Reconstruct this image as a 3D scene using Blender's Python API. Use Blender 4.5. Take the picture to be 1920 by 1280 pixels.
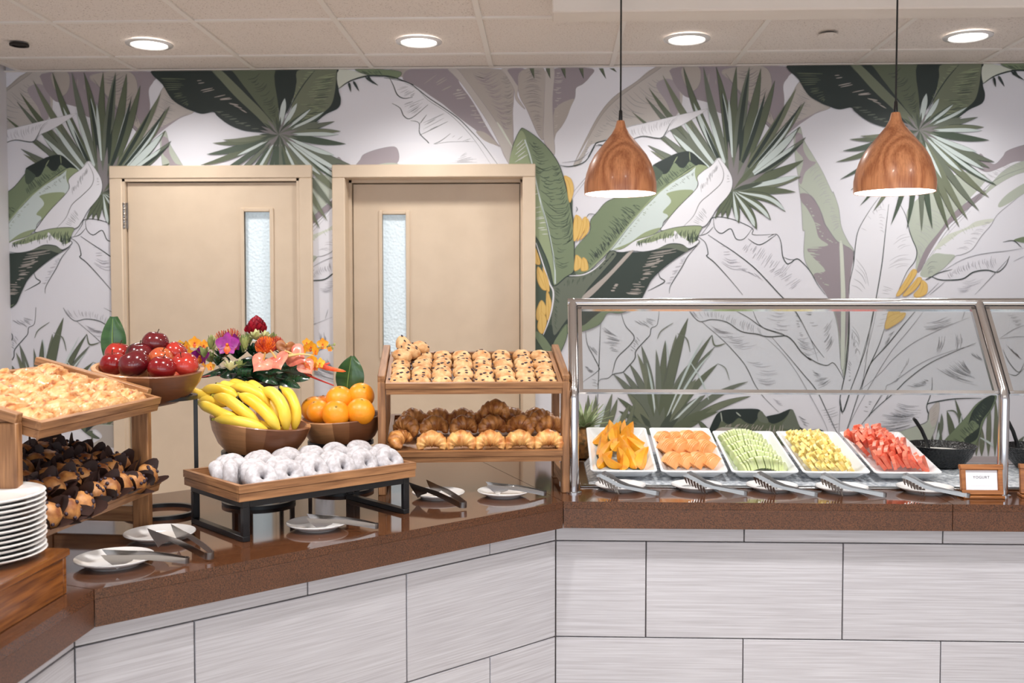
import bpy, bmesh, math, random
from mathutils import Vector, Matrix, noise as mnoise
R = math.radians
for o in list(bpy.data.objects): bpy.data.objects.remove(o, do_unlink=True)
scene = bpy.context.scene
COL = scene.collection
rnd = random.Random(11)

# ------------------------------------------------------------------ camera
CAMZ = 1.49
YAW, PITCH, FPX = 0.0368, 0.04126, 1866.667
FWD = Vector((-math.sin(YAW)*math.cos(PITCH), math.cos(YAW)*math.cos(PITCH), -math.sin(PITCH)))
RGT = Vector((math.cos(YAW), math.sin(YAW), 0))
DWN = FWD.cross(RGT)
cam_d = bpy.data.cameras.new('camera'); cam_d.lens = 35; cam_d.sensor_width = 36
cam = bpy.data.objects.new('camera', cam_d); COL.objects.link(cam)
m = Matrix((RGT, -DWN, -FWD)).transposed().to_4x4(); m.translation = (0, 0, CAMZ)
cam.matrix_world = m
cam_d.clip_start = .05
cam_d.dof.use_dof = True; cam_d.dof.focus_distance = 2.95; cam_d.dof.aperture_fstop = 4.5
scene.camera = cam

# ------------------------------------------------------------------ light
world = bpy.data.worlds.new('world'); scene.world = world; world.use_nodes = True
bg = world.node_tree.nodes['Background']
bg.inputs[0].default_value = (0.84, 0.915, 1.0, 1); bg.inputs[1].default_value = 2.9
scene.view_settings.view_transform = 'Standard'; scene.view_settings.look = 'None'
scene.view_settings.gamma = 1; scene.view_settings.use_curve_mapping = False
scene.view_settings.exposure = 0.28
DOWNLIGHT_W = 42.0
PENDANT_W = 9.0

# ------------------------------------------------------------------ constants
D = 5.1156          # back wall
CEIL = 2.672
T = 0.872           # counter top height
WL = -2.814         # left wall
def ray(x, y): return FWD*FPX + RGT*(x-960) + DWN*(y-640)
CO = Vector((0, 0, CAMZ))
def atY(x, y, Y): v = ray(x, y); return CO + v*(Y/v.y)
def atZ(x, y, Z): v = ray(x, y); return CO + v*((Z-CAMZ)/v.z)

# ------------------------------------------------------------------ helpers
def lin(c):
    return c/12.92 if c <= .04045 else ((c+.055)/1.055)**2.4
def S(r, g, b): return (lin(r/255), lin(g/255), lin(b/255), 1)

class MB:
    """collects shapes of one mesh"""
    def __init__(s): s.v = []; s.f = []; s.m = []; s.cur = 0
    def add(s, vs, fs, M=None, m=None):
        b = len(s.v)
        s.v += [tuple(M @ Vector(p)) if M is not None else tuple(p) for p in vs]
        s.f += [tuple(i+b for i in f) for f in fs]
        s.m += [s.cur if m is None else m]*len(fs)
        return s
    def box(s, x0, y0, z0, x1, y1, z1, M=None, m=None, bev=0):
        if bev > 0:
            bm = bmesh.new(); bmesh.ops.create_cube(bm, size=1)
            bmesh.ops.scale(bm, vec=(abs(x1-x0), abs(y1-y0), abs(z1-z0)), verts=bm.verts)
            bmesh.ops.translate(bm, vec=((x0+x1)/2, (y0+y1)/2, (z0+z1)/2), verts=bm.verts)
            bmesh.ops.bevel(bm, geom=list(bm.edges), offset=bev, segments=1, affect='EDGES')
            bm.verts.index_update()
            vs = [v.co.copy() for v in bm.verts]; fs = [tuple(v.index for v in f.verts) for f in bm.faces]; bm.free()
            return s.add(vs, fs, M, m)
        vs = [(x0,y0,z0),(x1,y0,z0),(x1,y1,z0),(x0,y1,z0),(x0,y0,z1),(x1,y0,z1),(x1,y1,z1),(x0,y1,z1)]
        return s.add(vs, [(0,3,2,1),(4,5,6,7),(0,1,5,4),(1,2,6,5),(2,3,7,6),(3,0,4,7)], M, m)
    def prism(s, out, z0, z1, M=None, m=None):
        n = len(out)
        vs = [(x,y,z0) for x,y in out]+[(x,y,z1) for x,y in out]
        fs = [tuple(range(n))[::-1], tuple(range(n,2*n))]+[(i,(i+1)%n,n+(i+1)%n,n+i) for i in range(n)]
        return s.add(vs, fs, M, m)
    def lathe(s, prof, seg=32, M=None, m=None, cap0=True, cap1=True):
        vs = []; fs = []; n = len(prof)
        for r, z in prof:
            for k in range(seg):
                a = 2*math.pi*k/seg; vs.append((r*math.cos(a), r*math.sin(a), z))
        for i in range(n-1):
            for k in range(seg):
                k2 = (k+1) % seg
                fs.append((i*seg+k, i*seg+k2, (i+1)*seg+k2, (i+1)*seg+k))
        if cap0: fs.append(tuple(range(seg))[::-1])
        if cap1: fs.append(tuple((n-1)*seg+k for k in range(seg)))
        return s.add(vs, fs, M, m)
    def tube(s, pts, rad, seg=8, M=None, m=None, closed=False, sx=1, sz=1, up=None):
        pts = [Vector(p) for p in pts]; n = len(pts)
        rad = rad if isinstance(rad, (list, tuple)) else [rad]*n
        vs = []; fs = []; ref = Vector(up) if up else None
        prev = None
        for i, p in enumerate(pts):
            if closed: t = pts[(i+1) % n]-pts[i-1]
            else: t = pts[min(i+1, n-1)]-pts[max(i-1, 0)]
            t.normalize()
            if prev is None:
                u = (ref if ref else (Vector((0,0,1)) if abs(t.z) < .9 else Vector((1,0,0))))
                u = (u - t*u.dot(t)).normalized()
            else:
                u = (prev - t*prev.dot(t)).normalized()
            prev = u; w = t.cross(u)
            for k in range(seg):
                a = 2*math.pi*(k+.5)/seg
                vs.append(p + w*(math.cos(a)*rad[i]*sx) + u*(math.sin(a)*rad[i]*sz))
        for i in range(n if closed else n-1):
            j = (i+1) % n
            for k in range(seg):
                k2 = (k+1) % seg
                fs.append((i*seg+k, i*seg+k2, j*seg+k2, j*seg+k))
        if not closed:
            fs.append(tuple(range(seg))[::-1]); fs.append(tuple((n-1)*seg+k for k in range(seg)))
        return s.add(vs, fs, M, m)
    def ball(s, c, r, seg=12, rings=8, M=None, m=None, disp=None):
        vs = [(0,0,-1)]; fs = []
        for i in range(1, rings):
            t = -math.pi/2+math.pi*i/rings
            for k in range(seg):
                a = 2*math.pi*k/seg; vs.append((math.cos(t)*math.cos(a), math.cos(t)*math.sin(a), math.sin(t)))
        vs.append((0,0,1)); top = len(vs)-1
        for k in range(seg):
            fs.append((0, 1+(k+1) % seg, 1+k)); fs.append((top, top-seg+k, top-seg+(k+1) % seg))
        for i in range(rings-2):
            for k in range(seg):
                k2 = (k+1) % seg; a = 1+i*seg
                fs.append((a+k, a+k2, a+seg+k2, a+seg+k))
        rr = r if isinstance(r, (tuple, list)) else (r, r, r)
        out = []
        for p in vs:
            d = 1+(disp(Vector(p)) if disp else 0)
            out.append((c[0]+p[0]*rr[0]*d, c[1]+p[1]*rr[1]*d, c[2]+p[2]*rr[2]*d))
        return s.add(out, fs, M, m)
    def strip(s, pts, side, h, th, M=None, m=None):
        """flat strip of metal: pts along, side = direction of width, h half widths"""
        pts = [Vector(p) for p in pts]; n = len(pts); h = h if isinstance(h, (list, tuple)) else [h]*n
        sd = Vector(side).normalized(); vs = []; fs = []
        for i, p in enumerate(pts):
            t = (pts[min(i+1, n-1)]-pts[max(i-1, 0)]).normalized(); nn = t.cross(sd).normalized()*th/2
            vs += [p+sd*h[i]+nn, p+sd*h[i]-nn, p-sd*h[i]-nn, p-sd*h[i]+nn]
        for i in range(n-1):
            for k in range(4): fs.append((i*4+k, i*4+(k+1) % 4, i*4+4+(k+1) % 4, i*4+4+k))
        fs.append((3,2,1,0)); b = (n-1)*4; fs.append((b, b+1, b+2, b+3))
        return s.add(vs, fs, M, m)
    def mesh(s, name, mats, sharp=0.7):
        me = bpy.data.meshes.new(name); me.from_pydata(s.v, [], s.f)
        for mt in (mats if isinstance(mats, (list, tuple)) else [mats]): me.materials.append(mt)
        me.polygons.foreach_set('material_index', s.m)
        bm = bmesh.new(); bm.from_mesh(me); bmesh.ops.recalc_face_normals(bm, faces=bm.faces); bm.to_mesh(me); bm.free()
        if sharp:
            me.polygons.foreach_set('use_smooth', [True]*len(me.polygons)); me.set_sharp_from_angle(angle=sharp)
        me.update(); return me

def put(name, me, parent=None, M=None):
    o = bpy.data.objects.new(name, me); COL.objects.link(o)
    if parent is not None: o.parent = parent
    if M is not None: o.matrix_local = M
    return o
def tag(o, label=None, cat=None, group=None, kind=None):
    if label: o['label'] = label
    if cat: o['category'] = cat
    if group: o['group'] = group
    if kind: o['kind'] = kind
    return o
def empty(name, M=None, **k):
    o = bpy.data.objects.new(name, None); COL.objects.link(o); o.empty_display_size = .05
    if M is not None: o.matrix_local = M
    return tag(o, **k)
def copy_tree(o, M=None, parent=None, **k):
    c = o.copy(); COL.objects.link(c); c.parent = parent
    if M is not None: c.matrix_local = M
    for ch in o.children: copy_tree(ch, ch.matrix_local.copy(), c)
    return tag(c, **k)
def Tr(x, y, z): return Matrix.Translation((x, y, z))
def Rot(a, ax): return Matrix.Rotation(a, 4, ax)
def Sc(x, y=None, z=None):
    y = x if y is None else y; z = x if z is None else z
    return Matrix.Diagonal((x, y, z, 1))
ORD = ['first','second','third','fourth','fifth','sixth','seventh','eighth','ninth','tenth','eleventh','twelfth','thirteenth','fourteenth']
def nz(p, sc=1, seed=0): return mnoise.noise(Vector(p)*sc+Vector((seed*7.3, seed*3.1, seed*1.7)))

# ------------------------------------------------------------------ materials
def nmat(name):
    mt = bpy.data.materials.new(name); mt.use_nodes = True
    nt = mt.node_tree; return mt, nt, nt.nodes, nt.links, nt.nodes['Principled BSDF']
def pmat(name, c1, c2=None, rough=.5, metal=0, scale=20, stretch=(1,1,1), bump=0, bscale=None, detail=4,
         spec=.5, coat=0, lo=.35, hi=.65, vary=0, sss=0, c3=None, bdist=.002, world_co=False):
    mt, nt, N, L, P = nmat(name)
    P.inputs['Roughness'].default_value = rough; P.inputs['Metallic'].default_value = metal
    P.inputs['Specular IOR Level'].default_value = spec; P.inputs['Coat Weight'].default_value = coat
    P.inputs['Coat Roughness'].default_value = .08
    if sss: P.inputs['Subsurface Weight'].default_value = sss; P.inputs['Subsurface Radius'].default_value = (.01,.006,.003)
    tc = N.new('ShaderNodeTexCoord'); mp = N.new('ShaderNodeMapping'); mp.inputs['Scale'].default_value = stretch
    L.new(tc.outputs['Object'], mp.inputs[0])
    vec = mp.outputs[0]
    oi = N.new('ShaderNodeObjectInfo')
    if vary:
        ad = N.new('ShaderNodeVectorMath'); ad.operation = 'ADD'
        sc2 = N.new('ShaderNodeMath'); sc2.operation = 'MULTIPLY'; sc2.inputs[1].default_value = 37.0
        L.new(oi.outputs['Random'], sc2.inputs[0]); L.new(mp.outputs[0], ad.inputs[0]); L.new(sc2.outputs[0], ad.inputs[1]); vec = ad.outputs[0]
    if c2 is None:
        P.inputs['Base Color'].default_value = c1
    else:
        n = N.new('ShaderNodeTexNoise'); n.inputs['Scale'].default_value = scale; n.inputs['Detail'].default_value = detail
        L.new(vec, n.inputs['Vector'])
        r = N.new('ShaderNodeValToRGB'); r.color_ramp.elements[0].position = lo; r.color_ramp.elements[1].position = hi
        r.color_ramp.elements[0].color = c1; r.color_ramp.elements[1].color = c2
        if c3: e = r.color_ramp.elements.new((lo+hi)/2); e.color = c3
        L.new(n.outputs['Fac'], r.inputs[0]); col = r.outputs[0]
        if vary:
            hs = N.new('ShaderNodeHueSaturation'); mr = N.new('ShaderNodeMapRange')
            mr.inputs[3].default_value = 1-vary; mr.inputs[4].default_value = 1+vary
            L.new(oi.outputs['Random'], mr.inputs[0]); L.new(mr.outputs[0], hs.inputs['Value']); L.new(col, hs.inputs['Color']); col = hs.outputs[0]
        L.new(col, P.inputs['Base Color'])
    if bump:
        n2 = N.new('ShaderNodeTexNoise'); n2.inputs['Scale'].default_value = bscale or scale; n2.inputs['Detail'].default_value = detail
        L.new(vec, n2.inputs['Vector'])
        b = N.new('ShaderNodeBump'); b.inputs['Strength'].default_value = bump; b.inputs['Distance'].default_value = bdist
        L.new(n2.outputs['Fac'], b.inputs['Height']); L.new(b.outputs[0], P.inputs['Normal'])
    return mt
def wood(name, c1, c2, axis=0, rough=.45, vary=.08, scale=9, coat=0):
    st = [14, 14, 14]; st[axis] = .9
    return pmat(name, c1, c2, rough=rough, scale=scale, stretch=st, detail=6, lo=.3, hi=.72, bump=.12, bscale=scale*2, vary=vary, coat=coat, bdist=.001)
def emis(name, col, st):
    mt, nt, N, L, P = nmat(name)
    P.inputs['Base Color'].default_value = (.9,.9,.9,1); P.inputs['Emission Color'].default_value = col; P.inputs['Emission Strength'].default_value = st
    return mt

M_ = {}
M_['white_paint'] = pmat('white_paint', S(222,220,224), S(216,214,219), rough=.6, scale=3, bump=.05, bscale=120)
M_['wallpaper'] = pmat('wallpaper', S(223,223,230), rough=.5)
M_['ceil_tile'] = pmat('ceil_tile', S(228,219,212), S(165,150,140), rough=.9, scale=150, lo=.60, hi=.72, detail=2, bump=.4, bscale=150, vary=.02)
M_['grid_white'] = pmat('grid_white', S(230,224,218), rough=.5)
M_['beige'] = pmat('beige', S(219,199,175), S(214,194,170), rough=.42, scale=8, bump=.06, bscale=320, bdist=.001)
M_['soffit'] = pmat('soffit', S(226,218,210), S(216,207,198), rough=.7, scale=1.5)
M_['tong_steel'] = pmat('tong_steel', S(146,145,144), rough=.3, metal=1)
M_['steel'] = pmat('steel', S(200,200,202), rough=.13, metal=1)
M_['steel_dull'] = pmat('steel_dull', S(168,165,162), rough=.2, metal=1)
M_['black_metal'] = pmat('black_metal', S(24,25,28), rough=.38)
M_['black_plastic'] = pmat('black_plastic', S(18,19,21), rough=.28)
M_['porcelain'] = pmat('porcelain', S(228,226,225), rough=.08, coat=.4)
M_['white_tray'] = pmat('white_tray', S(232,234,236), rough=.12, coat=.3)
M_['oak_x'] = wood('oak_x', S(176,128,86), S(118,78,48), 0)
M_['oak_y'] = wood('oak_y', S(176,128,86), S(118,78,48), 1)
M_['oak_z'] = wood('oak_z', S(172,124,82), S(112,74,46), 2)
M_['box_wood'] = wood('box_wood', S(152,92,40), S(88,46,18), 1, rough=.25, coat=.4)
M_['sign_wood'] = wood('sign_wood', S(172,110,56), S(128,74,34), 0, rough=.4)
M_['grout'] = pmat('grout', S(120,114,114), rough=.9)
M_['dark_gap'] = pmat('dark_gap', S(40,34,30), rough=.9)
# ================================================================== STRUCTURE
# --- granite
def granite():
    mt, nt, N, L, P = nmat('granite')
    tc = N.new('ShaderNodeTexCoord')
    n = N.new('ShaderNodeTexNoise'); n.inputs['Scale'].default_value = 380; n.inputs['Detail'].default_value = 3
    n2 = N.new('ShaderNodeTexNoise'); n2.inputs['Scale'].default_value = 9; n2.inputs['Detail'].default_value = 3
    L.new(tc.outputs['Object'], n.inputs[0]); L.new(tc.outputs['Object'], n2.inputs[0])
    r = N.new('ShaderNodeValToRGB'); r.color_ramp.elements[0].position = .32; r.color_ramp.elements[1].position = .72
    r.color_ramp.elements[0].color = S(46,27,18); r.color_ramp.elements[1].color = S(116,73,47)
    L.new(n.outputs['Fac'], r.inputs[0])
    mx = N.new('ShaderNodeMix'); mx.data_type = 'RGBA'; mx.blend_type = 'MULTIPLY'; mx.inputs[0].default_value = .5
    r2 = N.new('ShaderNodeValToRGB'); r2.color_ramp.elements[0].color = (.5,.5,.5,1); r2.color_ramp.elements[1].color = (1.2,1.2,1.2,1)
    L.new(n2.outputs['Fac'], r2.inputs[0]); L.new(r.outputs[0], mx.inputs[6]); L.new(r2.outputs[0], mx.inputs[7])
    L.new(mx.outputs[2], P.inputs['Base Color']); P.inputs['Roughness'].default_value = .07
    P.inputs['Specular IOR Level'].default_value = .55
    return mt
M_['granite'] = granite()
M_['granite_edge'] = granite(); M_['granite_edge'].node_tree.nodes['Principled BSDF'].inputs['Roughness'].default_value = .3
def tile_mat(axis):
    st = [60, 60, 60]; st[axis] = 1.2
    mt = pmat('striated_tile', S(198,198,204), S(173,171,177), rough=.38, scale=4, stretch=st, detail=5, lo=.3, hi=.7, vary=.03)
    return mt
M_['tile'] = tile_mat(0)

# --- floor, walls
mb = MB(); mb.box(WL-.2, -2.5, -.1, 4.6, D+.4, 0)
tag(put('floor', mb.mesh('floor', pmat('floor_tile', S(222,212,200), S(212,202,190), rough=.35, scale=4))), kind='structure')

# doors in the back wall: (x0, x1) of the frame outside, recess of the leaf
DOORS = [(-2.269, -1.215), (-1.110, -.068)]
DTOP = 2.183; FW = .066
def wall_back():
    mb = MB(); xs = [WL, DOORS[0][0]+.03, DOORS[0][1]-.03, DOORS[1][0]+.03, DOORS[1][1]-.03, 4.6]
    for a, b in ((0,1), (2,3), (4,5)): mb.box(xs[a], D, 0, xs[b], D+.16, CEIL+.1)
    for a, b in ((1,2), (3,4)): mb.box(xs[a], D, DTOP-.03, xs[b], D+.16, CEIL+.1)
    return put('wall_back', mb.mesh('wall_back', M_['wallpaper'], 0))
WB = tag(wall_back(), 'white wall papered with grey and green banana leaves and palm fans', kind='structure')
mb = MB(); mb.box(WL-.16, -2.5, 0, WL, D+.16, CEIL+.1)
tag(put('wall_left', mb.mesh('wall_left', M_['white_paint'])), kind='structure')
mb = MB(); mb.box(4.6, -2.5, 0, 4.76, D+.16, CEIL+.1)
tag(put('wall_right', mb.mesh('wall_right', M_['white_paint'])), kind='structure')
mb = MB(); mb.box(WL-.16, -2.66, 0, 4.76, -2.5, .75); mb.box(WL-.16, -2.66, 2.45, 4.76, -2.5, CEIL+.1)
for k in range(6):
    x = WL-.16+k*1.5; mb.box(x, -2.66, .75, x+.34, -2.5, 2.45)
tag(put('wall_front', mb.mesh('wall_front', M_['white_paint'])), 'wall with a row of large windows on the dining side', kind='structure')

# --- doors
def glass_mat():
    mt, nt, N, L, P = nmat('patterned_glass')
    P.inputs['Base Color'].default_value = S(222,234,240); P.inputs['Roughness'].default_value = .12
    P.inputs['Emission Color'].default_value = S(205,225,235); P.inputs['Emission Strength'].default_value = .24  # faint emission stands in for light coming through from behind the pane
    tc = N.new('ShaderNodeTexCoord'); v = N.new('ShaderNodeTexVoronoi'); v.inputs['Scale'].default_value = 75
    b = N.new('ShaderNodeBump'); b.inputs['Strength'].default_value = .9; b.inputs['Distance'].default_value = .004
    L.new(tc.outputs['Object'], v.inputs['Vector']); L.new(v.outputs['Distance'], b.inputs['Height']); L.new(b.outputs[0], P.inputs['Normal'])
    return mt
M_['pglass'] = glass_mat()
def wallx(px, py): return atY(px, py, D).x
def wallz(px, py): return atY(px, py, D).z
def door(n, x0, x1, rec, wx0, wx1, wz0, wz1, label, hinge):
    root = empty('door_%d' % n, Tr((x0+x1)/2, D, 0)); tag(root, label, kind='structure'); cx = (x0+x1)/2
    Y0 = -.028
    for nm, a in (('frame_jamb', (x0, x0+FW)), ('frame_jamb', (x1-FW, x1))):
        mb = MB(); mb.box(a[0]-cx, Y0, 0, a[1]-cx, .0, DTOP-FW, bev=.004)
        ins = a[0] < cx+x0*0 and a[0] == x0
        put(nm, mb.mesh(nm, M_['beige']), root)
        mb = MB()   # reveal and stop
        if a[0] == x0: mb.box(a[1]-.03-cx, 0, 0, a[1]-cx, rec+.05, DTOP-FW); mb.box(a[1]-cx, rec-.022, 0, a[1]+.014-cx, rec+.05, DTOP-FW)
        else: mb.box(a[0]-cx, 0, 0, a[0]+.03-cx, rec+.05, DTOP-FW); mb.box(a[0]-.014-cx, rec-.022, 0, a[0]-cx, rec+.05, DTOP-FW)
        put('door_stop', mb.mesh('door_stop', M_['beige']), root)
    mb = MB(); mb.box(x0-cx, Y0-.001, DTOP-FW, x1-cx, 0, DTOP, bev=.004); mb.box(x0+.03-cx, 0, DTOP-FW, x1-.03-cx, rec+.05, DTOP-.03)
    mb.box(x0+FW-cx, rec-.022, DTOP-FW-.014, x1-FW-cx, rec+.05, DTOP-FW)
    put('frame_head', mb.mesh('frame_head', M_['beige']), root)
    # leaf with a window slot
    a, b, zt = x0+FW+.019-cx, x1-FW-.019-cx, DTOP-FW-.02
    mb = MB(); y0, y1 = rec, rec+.045
    mb.box(a, y0, .01, wx0-cx, y1, zt); mb.box(wx1-cx, y0, .01, b, y1, zt)
    mb.box(wx0-cx, y0, wz1, wx1-cx, y1, zt); mb.box(wx0-cx, y0, .01, wx1-cx, y1, wz0)
    lf = put('door_leaf', mb.mesh('door_leaf', M_['beige'], 0), root)
    mb = MB(); w = .02
    mb.box(wx0-w-cx, y0-.009, wz0-w, wx0-cx, y0+.02, wz1+w, bev=.003); mb.box(wx1-cx, y0-.009, wz0-w, wx1+w-cx, y0+.02, wz1+w, bev=.003)
    mb.box(wx0-cx, y0-.009, wz1, wx1-cx, y0+.02, wz1+w, bev=.003); mb.box(wx0-cx, y0-.009, wz0-w, wx1-cx, y0+.02, wz0, bev=.003)
    put('window_moulding', mb.mesh('window_moulding', M_['beige']), lf)
    mb = MB(); mb.box(wx0-cx, y0+.022, wz0, wx1-cx, y0+.028, wz1)
    tag(put('glass_pane', mb.mesh('glass_pane', M_['pglass']), lf), 'narrow pebbled pale blue glass pane')
    # dark line round the leaf
    mb = MB(); mb.box(x0+FW-.02-cx, y1+.004, 0, x1-FW+.02-cx, y1+.006, DTOP-FW+.02)
    put('shadow_gap', mb.mesh('shadow_gap', M_['dark_gap']), root)
    if hinge:
        for hz in (1.86, .35):
            mb = MB(); hx = x0+FW+.006-cx
            for k in range(5): mb.lathe([(.008,0),(.009,.002),(.009,.024),(.008,.026)], 10, Tr(hx, y0-.016, hz+k*.027))
            mb.box(hx-.018, y0-.012, hz, hx+.018, y0-.006, hz+.135)
            tag(put('hinge', mb.mesh('hinge', M_['steel_dull']), root), 'steel butt hinge')
door(1, *DOORS[0], .0, wallx(458,420), wallx(506,420), 1.28, wallz(480,397), 'cream door with hinge and narrow glass slit on its right side', True)
gx0, gx1 = atY(717,420,D+.1).x, atY(761,420,D+.1).x
door(2, *DOORS[1], .10, gx0, gx1, atY(740,664,D+.1).z, atY(740,402,D+.1).z, 'cream door set back in its frame with narrow glass slit on its left', False)

# --- ceiling: grid of 2 ft tiles
GX0 = -2.1223; TS = .6096; ROWY = [D-.2808-TS*i for i in range(0, 13)]
mb = MB(); mb.box(WL-.16, -2.5, CEIL+.03, 4.6, D+.16, CEIL+.1)
CE = tag(put('ceiling', mb.mesh('ceiling', M_['ceil_tile'])), 'suspended ceiling of speckled square tiles', kind='structure')
mb = MB(); h = TS/2-.004
mb.box(-h, -h, 0, h, h, .02, bev=.003); tile_full = mb.mesh('ceiling_tile', M_['ceil_tile'])
mb = MB(); mb.box(-h, -.1404+.004, 0, h, .1404-.002, .02, bev=.003); tile_part = mb.mesh('ceiling_tile_cut', M_['ceil_tile'])
ncol = 12
for j in range(-1, 12):
    for i in range(-1, 11):
        cx = GX0+TS*(i+.5)
        if cx-TS/2 < WL-.1 and i > -1: continue
        sx = 1
        if i == -1:
            wdt = GX0-WL; cx = (GX0+WL)/2 if wdt < TS else cx
            if wdt > TS: pass
        if j == -1: put('ceiling_tile', tile_part, CE, Tr(cx, D-.1404, CEIL+.006))
        else: put('ceiling_tile', tile_full, CE, Tr(cx, ROWY[j]-TS/2, CEIL+.006))
for k, y in enumerate(ROWY):
    mb = MB(); mb.box(WL, y-.012, CEIL-.001, 4.6, y+.012, CEIL+.006); put('grid_bar', mb.mesh('grid_bar', M_['grid_white']), CE)
for i in range(-1, 12):
    x = GX0+TS*i
    mb = MB(); mb.box(x-.012, -2.5, CEIL-.0016, x+.012, D, CEIL+.006); put('grid_bar', mb.mesh('grid_bar', M_['grid_white']), CE)
mb = MB(); mb.box(WL, D-.022, CEIL-.0012, 4.6, D-.0005, CEIL+.003); put('wall_angle', mb.mesh('wall_angle', M_['grid_white']), CE)
# plain soffit box standing in for a smeared pale band
p = atY(1035, 42, 4.0)
mb = MB(); mb.box(p.x, 3.86, p.z, 4.6, 4.0, CEIL-.0016, bev=.006)
tag(put('trim_1', mb.mesh('trim_1', M_['soffit'])), 'plain pale soffit standing in for a smeared band below the ceiling tiles', kind='structure')

# --- recessed downlights and sprinkler covers
M_['lamp_disc'] = emis('lamp_disc', (1,.97,.93,1), 6)
def downlight(x, y, label, shown=True):
    root = empty('ceiling_light', Tr(x, y, CEIL), label=label, cat='light', group='recessed ceiling lights')
    mb = MB(); mb.lathe([(.078,-.004),(.084,-.010),(.105,-.006),(.106,-.0018),(.078,-.0018)], 40, cap0=False, cap1=False)
    put('trim_ring', mb.mesh('trim_ring', M_['porcelain']), root)
    mb = MB(); mb.lathe([(.0001,-.0075),(.06,-.0075),(.079,-.005)], 40, cap0=False, cap1=False)
    put('lens', mb.mesh('lens', M_['lamp_disc']), root)
    ld = bpy.data.lights.new('downlight_lamp', 'SPOT'); ld.energy = DOWNLIGHT_W*(1.05 if y > 4 else (2.0 if y > 0 else 1.4)); ld.spot_size = R(150); ld.spot_blend = .9; ld.shadow_soft_size = .08
    ld.color = (1, .965, .93)
    lo = bpy.data.objects.new('downlight_lamp', ld); COL.objects.link(lo); lo.parent = root; lo.location = (0, 0, -.03)
LX = [-1.842, -.594, .622, 1.872]
names = ['above the left cream door', 'above the right cream door', 'between the two pendant lamps', 'right of the right pendant lamp']
for x, nme in zip(LX, names): downlight(x, 4.577, 'round recessed ceiling light '+nme)
k = 0
for y in (2.13, -.3):
    for x in LX:
        downlight(x, y, 'recessed ceiling light, %s from left in the %s row over the guests' % (ORD[LX.index(x)], 'second' if y > 0 else 'nearest'))
for (px, py, lb, dark) in ((1552, 63, 'small flat round sprinkler cover in ceiling near right pendant', False), (36, 82, 'small round sprinkler hole with dark rim by the left wall', True)):
    q = atZ(px, py, CEIL); root = empty('sprinkler_cover', Tr(q.x, q.y, CEIL), label=lb, cat='sprinkler')
    mb = MB(); mb.lathe([(.028,-.0018),(.028,-.006)], 28); put('neck', mb.mesh('neck', M_['dark_gap']), root)
    mb = MB(); mb.lathe([(.001,-.009),(.041,-.009),(.042,-.007),(.041,-.005),(.001,-.005)] if not dark else [(.030,-.010),(.042,-.010),(.042,-.002),(.030,-.002)], 28, cap0=False, cap1=False)
    put('cover_plate', mb.mesh('cover_plate', M_['ceil_tile'] if not dark else M_['dark_gap']), root)

# --- counter bases with tiles
A2 = Vector((.046, 3.043)); B2 = Vector((-.971, 2.072))
dg = (B2-A2).normalized(); nb = Vector((dg.y, -dg.x)); nb = nb if nb.y > 0 else -nb   # towards the back of the diagonal
DEP = .95; OV = .057; SLAB = .082; JZ = [.737, .432, .127]
def isect(p, d, q, e):
    den = d.x*e.y-d.y*e.x; t = ((q.x-p.x)*e.y-(q.y-p.y)*e.x)/den; return p+d*t
XR = 3.4; YN = -1.2
def offs(o):
    """outline points of the run of counters at distance o behind the front edge"""
    r0 = Vector((XR, A2.y+o)); a = isect(Vector((0, A2.y+o)), Vector((1,0)), A2+nb*o, dg)
    b = isect(A2+nb*o, dg, Vector((B2.x-o, 0)), Vector((0,1))); c = Vector((B2.x-o, YN)); return [r0, a, b, c]
F = offs(0); K = offs(DEP); Fb = offs(OV+.012); Kb = offs(DEP-.05); Ft = offs(OV)
def base(i, label):
    j = i+1; root = empty('counter_base', Tr(*((Fb[i]+Fb[j])/2), 0), label=label, cat='counter', group='tiled counter units'); c = (Fb[i]+Fb[j])/2
    mb = MB(); mb.prism([tuple(Fb[i]-c), tuple(Fb[j]-c), tuple(Kb[j]-c), tuple(Kb[i]-c)], 0, T-SLAB, m=0)
    put('body', mb.mesh('body', M_['grout'], 0), root)
    return root
cr = base(0, 'tiled counter front below the glass guard'); cd = base(1, 'diagonal tiled counter front below the bread and fruit'); cl = base(2, 'tiled counter front at left below the stacked plates')
def tiles(root, i, joints):
    j = i+1; p = Ft[i]; q = Ft[j]; d = (q-p); ln = d.length; d = d.normalized()
    nrm = Vector((d.y, -d.x)); back = Kb[i]-Fb[i]; nrm = nrm if nrm.dot(back) > 0 else -nrm
    zr = [T-SLAB] + JZ + [0.0]
    if i == 0: org, sgn = Ft[1], 1           # measured from corner A to the right
    else: org, sgn = p, 1
    if i == 0: d = Vector((1, 0)); ln = XR-Ft[1].x
    ang = math.atan2(d.y, d.x); g = .0018
    Mi = root.matrix_world.inverted() if False else Matrix.Translation(-root.location)
    for r in range(4):
        z1, z0 = zr[r]-(.0 if r == 0 else g), zr[r+1]+g
        off = joints[r]; xs = [0]; x = off % .61
        while x < ln:
            if x > .02: xs.append(x)
            x += .61
        xs.append(ln)
        for a, b in zip(xs[:-1], xs[1:]):
            if b-a < .02: continue
            w = b-a-2*g
            key = (round(w, 3), round(z1-z0, 3))
            if key not in TILE:
                mb = MB(); mb.box(-w/2, -.006, -(z1-z0)/2, w/2, .006, (z1-z0)/2, bev=.0012); TILE[key] = mb.mesh('wall_tile', M_['tile'])
            c = org+d*((a+b)/2)+nrm*.006
            put('tile', TILE[key], root, Mi @ Tr(c.x, c.y, (z0+z1)/2) @ Rot(ang, 'Z'))
TILE = {}
xo = Ft[1].x
tiles(cr, 0, [.61-xo, .306-xo, .61-xo, .306-xo])
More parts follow.
